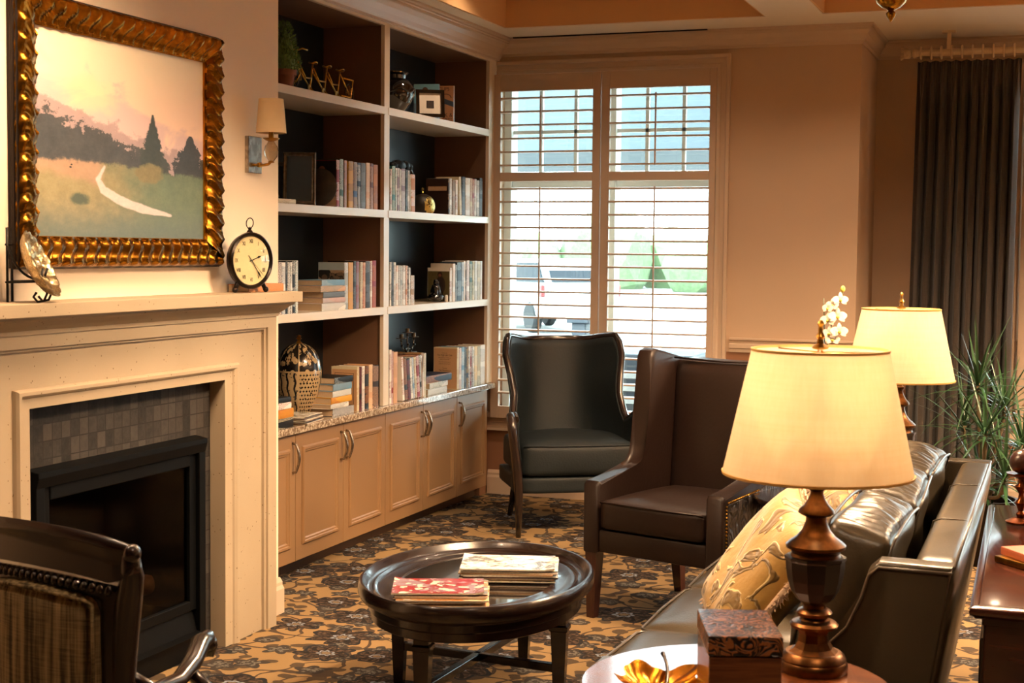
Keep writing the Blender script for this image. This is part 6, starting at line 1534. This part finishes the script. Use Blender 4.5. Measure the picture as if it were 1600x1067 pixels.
for k in range(10):
    x = x0+(x1-x0)*(k+0.32)/10; bm = B(); tube(bm, [(x, 0.0+0.031*math.cos(a*PI/12), 2.868+0.036*math.sin(a*PI/12)) for a in range(24)], 0.0065, 8, closed=True); obj('curtain_ring', bm, 'rodwood', t)
t = thing('curtain_rod', 'thick fluted cream wooden curtain rod with a carved leaf finial', 'curtain rod', (-0.90, 9.56, 2.868))
bm = B(); tb = B(); lathe(tb, [(0.0, 0), (0.026, 0), (0.030, 0.01), (0.022, 0.03), (0.020, 0.034), (0.020, 4.1), (0, 4.1)], 16); bmesh.ops.transform(tb, matrix=Matrix.Rotation(PI/2, 4, 'Y'), verts=tb.verts); merge(bm, tb); obj('rod', bm, 'rodwood', t)
bm = B()
for k in range(40):
    a = random.random()*2*PI; b = random.uniform(-1.1, 1.1); d = Vector((-math.cos(b)*0.6-0.1, math.cos(b)*math.cos(a)*0.8, math.cos(b)*math.sin(a)*0.8)); d.normalize(); p = Vector((-0.035, 0, 0))+d*0.02; sd = d.orthogonal().normalized()
    vs = [bm.verts.new(q) for q in (p, p+d*0.018+sd*0.009, p+d*0.036, p+d*0.018-sd*0.009)]; bm.faces.new(vs)
tb = B(); bmesh.ops.create_icosphere(tb, subdivisions=2, radius=0.032)
for v in tb.verts: v.co *= 1+0.12*math.sin(v.co.x*300)*math.cos(v.co.y*260)
bmesh.ops.transform(tb, matrix=Matrix.Translation((-0.035, 0, 0)), verts=tb.verts); merge(bm, tb)
obj('leaf_finial', bm, 'rodwood', t)
for x in (0.215, 2.2, 3.9):
    bm = B(); box(bm, x-0.012, x+0.012, -0.012, 0.012, 0.018, 0.13, bev=0.002); box(bm, x-0.04, x+0.04, -0.03, 0.03, 0.118, 0.1315, bev=0.002); obj('ceiling_bracket', bm, 'rodwood', t)

# ================================================================== DRACAENA
t = thing('potted_dracaena', 'tall dracaena with long arching green leaves in a dark pot by the curtain', 'potted plant', (-0.35, 8.10, 0))
bm = B(); lathe(bm, [(0, 0), (0.13, 0), (0.14, 0.02), (0.175, 0.30), (0.185, 0.32), (0.185, 0.345), (0.168, 0.345), (0.160, 0.30), (0, 0.30)], 36); obj('pot', bm, 'bronze', t, smooth=35)
bm = B(); lathe(bm, [(0, 0.301), (0.158, 0.301), (0.0, 0.318)], 24); obj('soil', bm, 'soil', t)
heads = [(-0.03, -0.15, 0.97, 34), (0.10, -0.05, 0.84, 34), (0.02, -0.28, 0.74, 32), (0.20, -0.18, 0.66, 30), (-0.10, 0.02, 0.72, 26), (0.12, -0.32, 0.52, 28), (0.0, -0.15, 0.48, 24)]
bm = B()
for hx, hy, hz, n in heads:
    tube(bm, bez((hx*0.15, hy*0.1, 0.31), (hx*0.2, hy*0.2, hz*0.6+0.1), (hx, hy, hz-0.2), (hx, hy, hz), 10), 0.010, 8)
obj('canes', bm, 'bark', t)
for hx, hy, hz, n in heads:
    bm = B()
    for k in range(n):
        a = k*2.399+random.uniform(-.2, .2); f = k/n; el = 1.35-1.5*f+random.uniform(-.15, .15); L = random.uniform(0.26, 0.40); w = random.uniform(0.007, 0.011); droop = random.uniform(0.3, 1.0)*(0.25+f)
        p = Vector((hx, hy, hz-0.06*f)); prev = None; d = Vector((math.cos(a)*math.cos(el), math.sin(a)*math.cos(el), math.sin(el))); sd = Vector((-math.sin(a), math.cos(a), 0)); ns = 9
        for i in range(ns+1):
            q = i/ns; ww = w*(math.sin(PI*min(1, 0.18+0.80*q))**0.7)*(1-q*0.55)
            up_v = sd.cross(d).normalized(); row = [bm.verts.new(p+sd*ww+up_v*ww*0.35), bm.verts.new(p), bm.verts.new(p-sd*ww+up_v*ww*0.35)]
            if prev:
                for z_ in range(2): bm.faces.new((prev[z_], prev[z_+1], row[z_+1], row[z_]))
            prev = row; d = (d+Vector((0, 0, -droop*0.17))).normalized(); p = p+d*(L/ns)
    obj('leaf_rosette', bm, 'leaf_dark', t, smooth=True)

# ================================================================== FOREGROUND ARMCHAIR
t = thing('wooden_armchair', 'dark carved wood armchair with striped fabric back at the lower left corner', 'armchair', (-2.06, 2.47, 0), (0, 0, -0.24))
# local frame: x along the back towards the right, the chair faces +y (away from the camera)
t.location = (-2.142, 2.778, 0.0); t.rotation_euler = (0, 0, -0.23)
bm = B(); rows = []
prof_r = [(0.0, -0.100), (0.004, -0.05), (0.000, -0.02), (-0.010, -0.004), (-0.026, 0.000), (-0.038, -0.010), (-0.038, -0.024), (-0.028, -0.034), (-0.024, -0.06), (-0.026, -0.100)]
n = 36
for i in range(n+1):
    u = -1+2*i/n; x = u*0.300; y = -0.045*(1-u*u)-0.02*abs(u)**6; z = 1.004-0.022*u*u-0.010*abs(u)**5; sc = 1.0-0.42*max(0, abs(u)-0.80)/0.20
    rows.append([bm.verts.new((x, y+a*sc, z+b*sc)) for a, b in prof_r])
for A_, C_ in zip(rows, rows[1:]):
    for k in range(len(prof_r)): bm.faces.new((A_[k], A_[(k+1) % len(prof_r)], C_[(k+1) % len(prof_r)], C_[k]))
bm.faces.new(rows[0]); bm.faces.new(rows[-1])
for s in (-1, 1):
    tb = B(); bmesh.ops.create_uvsphere(tb, u_segments=18, v_segments=12, radius=0.021); bmesh.ops.transform(tb, matrix=Matrix.Translation((s*0.302, -0.040, 0.960)) @ Matrix.Diagonal((0.8, 1, 1, 1)), verts=tb.verts); merge(bm, tb)
obj('crest_rail', bm, 'mahogany', t, smooth=50)
for s in (-1, 1):
    bm = B(); pts = [(s*0.292, -0.035, 0.957), (s*0.270, -0.012, 0.905), (s*0.245, 0.0, 0.84), (s*0.225, 0.008, 0.76), (s*0.212, 0.012, 0.66), (s*0.208, 0.012, 0.52), (s*0.215, 0.005, 0.42), (s*0.225, -0.03, 0.2), (s*0.235, -0.08, 0.0)]
    tube(bm, pts, [0.018, 0.026, 0.030, 0.030, 0.028, 0.027, 0.026, 0.022, 0.016], 12); obj('rear_post', bm, 'mahogany', t)
    bm = B(); pts = [(s*0.210, 0.03, 0.66), (s*0.215, 0.10, 0.610), (s*0.190, 0.20, 0.605), (s*0.155, 0.28, 0.625), (s*0.125, 0.335, 0.655), (s*0.115, 0.365, 0.658), (s*0.115, 0.378, 0.636), (s*0.118, 0.370, 0.612)]
    if s < 0: pts = [(p[0]-0.35*p[1], p[1], p[2]) for p in pts]
    tube(bm, pts, [0.016, 0.018, 0.020, 0.023, 0.025, 0.023, 0.019, 0.012], 14)
    tb = B(); bmesh.ops.create_uvsphere(tb, u_segments=16, v_segments=10, radius=0.024); bmesh.ops.transform(tb, matrix=Matrix.Translation(Vector(pts[5])+Vector((0, 0.004, -0.012))), verts=tb.verts); merge(bm, tb)
    obj('armrest', bm, 'mahogany', t, smooth=True)
    bm = B(); tube(bm, [(s*0.165, 0.26, 0.61), (s*0.215, 0.30, 0.54), (s*0.245, 0.33, 0.44), (s*0.25, 0.40, 0.20), (s*0.25, 0.42, 0.0)], [0.016, 0.018, 0.022, 0.020, 0.014], 10); obj('front_leg', bm, 'mahogany', t)
bm = B(); k = 0
for i in range(22):
    u = -0.78+1.56*i/21; tb = B(); bmesh.ops.create_icosphere(tb, subdivisions=2, radius=0.0085); bmesh.ops.transform(tb, matrix=Matrix.Translation((u*0.285, -0.045*(1-u*u)-0.020, 0.877-0.018*u*u)) @ Matrix.Diagonal((0.95, 0.9, 1.3, 1)), verts=tb.verts); merge(bm, tb)
obj('bead_row', bm, 'mahogany', t, smooth=True)
bm = B(); rows = []
for i in range(25):
    u = -1+2*i/24; rows.append([bm.verts.new((u*w, -0.045*(1-u*u)+yo, z-0.02*u*u*(z > 0.7))) for w, yo, z in ((0.205, -0.012, 0.55), (0.215, -0.014, 0.68), (0.24, -0.012, 0.80), (0.262, -0.010, 0.892), (0.262, 0.012, 0.892), (0.24, 0.014, 0.80), (0.215, 0.016, 0.68), (0.205, 0.014, 0.55))])
for A_, C_ in zip(rows, rows[1:]):
    for q in range(8): bm.faces.new((A_[q], A_[(q+1) % 8], C_[(q+1) % 8], C_[q]))
bm.faces.new(rows[0]); bm.faces.new(rows[-1]); obj('back_panel', bm, 'mahogany', t)
bm = B(); soft(bm, -0.180, 0.180, -0.045, 0.035, 0.42, 0.862, r=0.022, crown=0.0, n=16, side=0.004, fn=lambda p, a, b, c: Vector((p.x*(1+0.04*(c > 0)*c), p.y-0.040*(1-a*a)-(0.004), p.z-0.020*a*a*(c > 0))))
pad = obj('upholstered_pad', bm, 'stripe', t, smooth=True)
bm = B(); pts = [(-0.182, -0.046, 0.45)]+[(-0.186, -0.050, 0.70), (-0.186, -0.052, 0.835)]+[(0.186*u, -0.050-0.040*(1-u*u), 0.858-0.020*u*u) for u in (-0.9, -0.6, -0.3, 0, 0.3, 0.6, 0.9)]+[(0.186, -0.052, 0.835), (0.186, -0.050, 0.70), (0.182, -0.046, 0.45)]
tube(bm, pts, 0.0042, 6); obj('piping', bm, 'stripe', pad)
bm = B(); box(bm, -0.235, 0.235, 0.0, 0.42, 0.36, 0.43, bev=0.01); obj('seat_rail', bm, 'mahogany', t)
bm = B(); soft(bm, -0.225, 0.225, 0.03, 0.43, 0.42, 0.50, r=0.03, crown=0.03, n=8); obj('seat', bm, 'stripe', t, smooth=True)


# ================================================================== CHANDELIERS
def chandelier(label, x, y, ztip, zceil, energy):
    t = thing('chandelier', label, 'chandelier', (x, y, ztip))
    bm = B(); lathe(bm, [(0, 0), (0.006, 0.006), (0.016, 0.022), (0.018, 0.032), (0.010, 0.040), (0.014, 0.044), (0.030, 0.050), (0.050, 0.068), (0.058, 0.090), (0.054, 0.110), (0.03, 0.125), (0.018, 0.15), (0.014, 0.20), (0.022, 0.22), (0.012, 0.24), (0.008, zceil-ztip-0.03), (0.05, zceil-ztip-0.02), (0.055, zceil-ztip-0.001), (0, zceil-ztip-0.001)], 36); obj('column', bm, 'brasschand', t, smooth=40)
    for k in range(5):
        a = k*2*PI/5+0.9; d = Vector((math.cos(a), math.sin(a), 0)); bm = B()
        tube(bm, bez(d*0.012+Vector((0, 0, 0.22)), d*0.14+Vector((0, 0, 0.14)), d*0.30+Vector((0, 0, 0.18)), d*0.31+Vector((0, 0, 0.30)), 12), 0.007, 8)
        c = d*0.31; lathe(bm, [(0.008, 0.29), (0.03, 0.30), (0.034, 0.306), (0.012, 0.308), (0.012, 0.37), (0, 0.37)], 16, (c.x, c.y, 0)); ar = obj('arm', bm, 'brass', t, smooth=40)
        bm = B(); lathe(bm, [(0.075, 0.37), (0.050, 0.48), (0.049, 0.48), (0.074, 0.37)], 28, (c.x, c.y, 0), closed=True); obj('lamp_shade', bm, 'shade', ar, smooth=60)
        light('candle_light', 'POINT', (c.x, c.y, 0.41), energy, '#ffd8ac', 0.02, parent=t)
    return t
chandelier('brass chandelier hanging at the top right, only its bowl and tip in view', -0.598, 5.5, 2.452, 3.318, 200)
chandelier('added unseen brass chandelier over the fireplace seating, above the view', -2.2, 3.6, 2.54, 3.318, 70)  # added out of view to warm the upper wall around the painting

# added fill downlights in the tray ceilings, out of view, to brighten the room
def downlight(label, x, y, energy, z=3.319):
    t = thing('added_downlight', label, 'added ceiling light', (x, y, z), 0, 'added fill downlights')
    bm = B(); lathe(bm, [(0.045, -0.004), (0.075, -0.004), (0.078, 0), (0.045, 0.0)], 28, closed=True); obj('trim_ring', bm, 'trim', t)
    bm = B(); lathe(bm, [(0, -0.001), (0.044, -0.001), (0.044, 0), (0, 0)], 24); obj('lens', bm, 'lens', t)
    light('added_downlight_beam', 'SPOT', (0, 0, -0.02), energy, '#ffdcb8', 0.04, parent=t, spot_size=math.radians(125), spot_blend=0.8)
downlight('added fill downlight in the tray over the hearth', -1.95, 4.2, 45)
downlight('added fill downlight in the tray near the room entrance', -2.75, 2.2, 90)
downlight('added fill downlight in the right tray above the console table', 0.6, 5.2, 90)
downlight('added fill downlight in the right tray near the room entrance', 0.2, 2.0, 110)
downlight('added fill downlight in the right tray nearest the alcove', 1.6, 7.0, 260)
downlight('added fill downlight in the right tray beside the alcove corner', -0.85, 7.9, 90)
downlight('added fill downlight in the left tray, nearer the ceiling beam, by the window', -1.95, 7.9, 60)
downlight('added fill downlight in the left tray above the black wing chair', -2.95, 7.9, 40)
chandelier('added unseen brass chandelier by the alcove, beyond the right edge of the view', 2.1, 7.0, 2.50, 3.318, 330)  # added out of view to light the alcove walls and crown
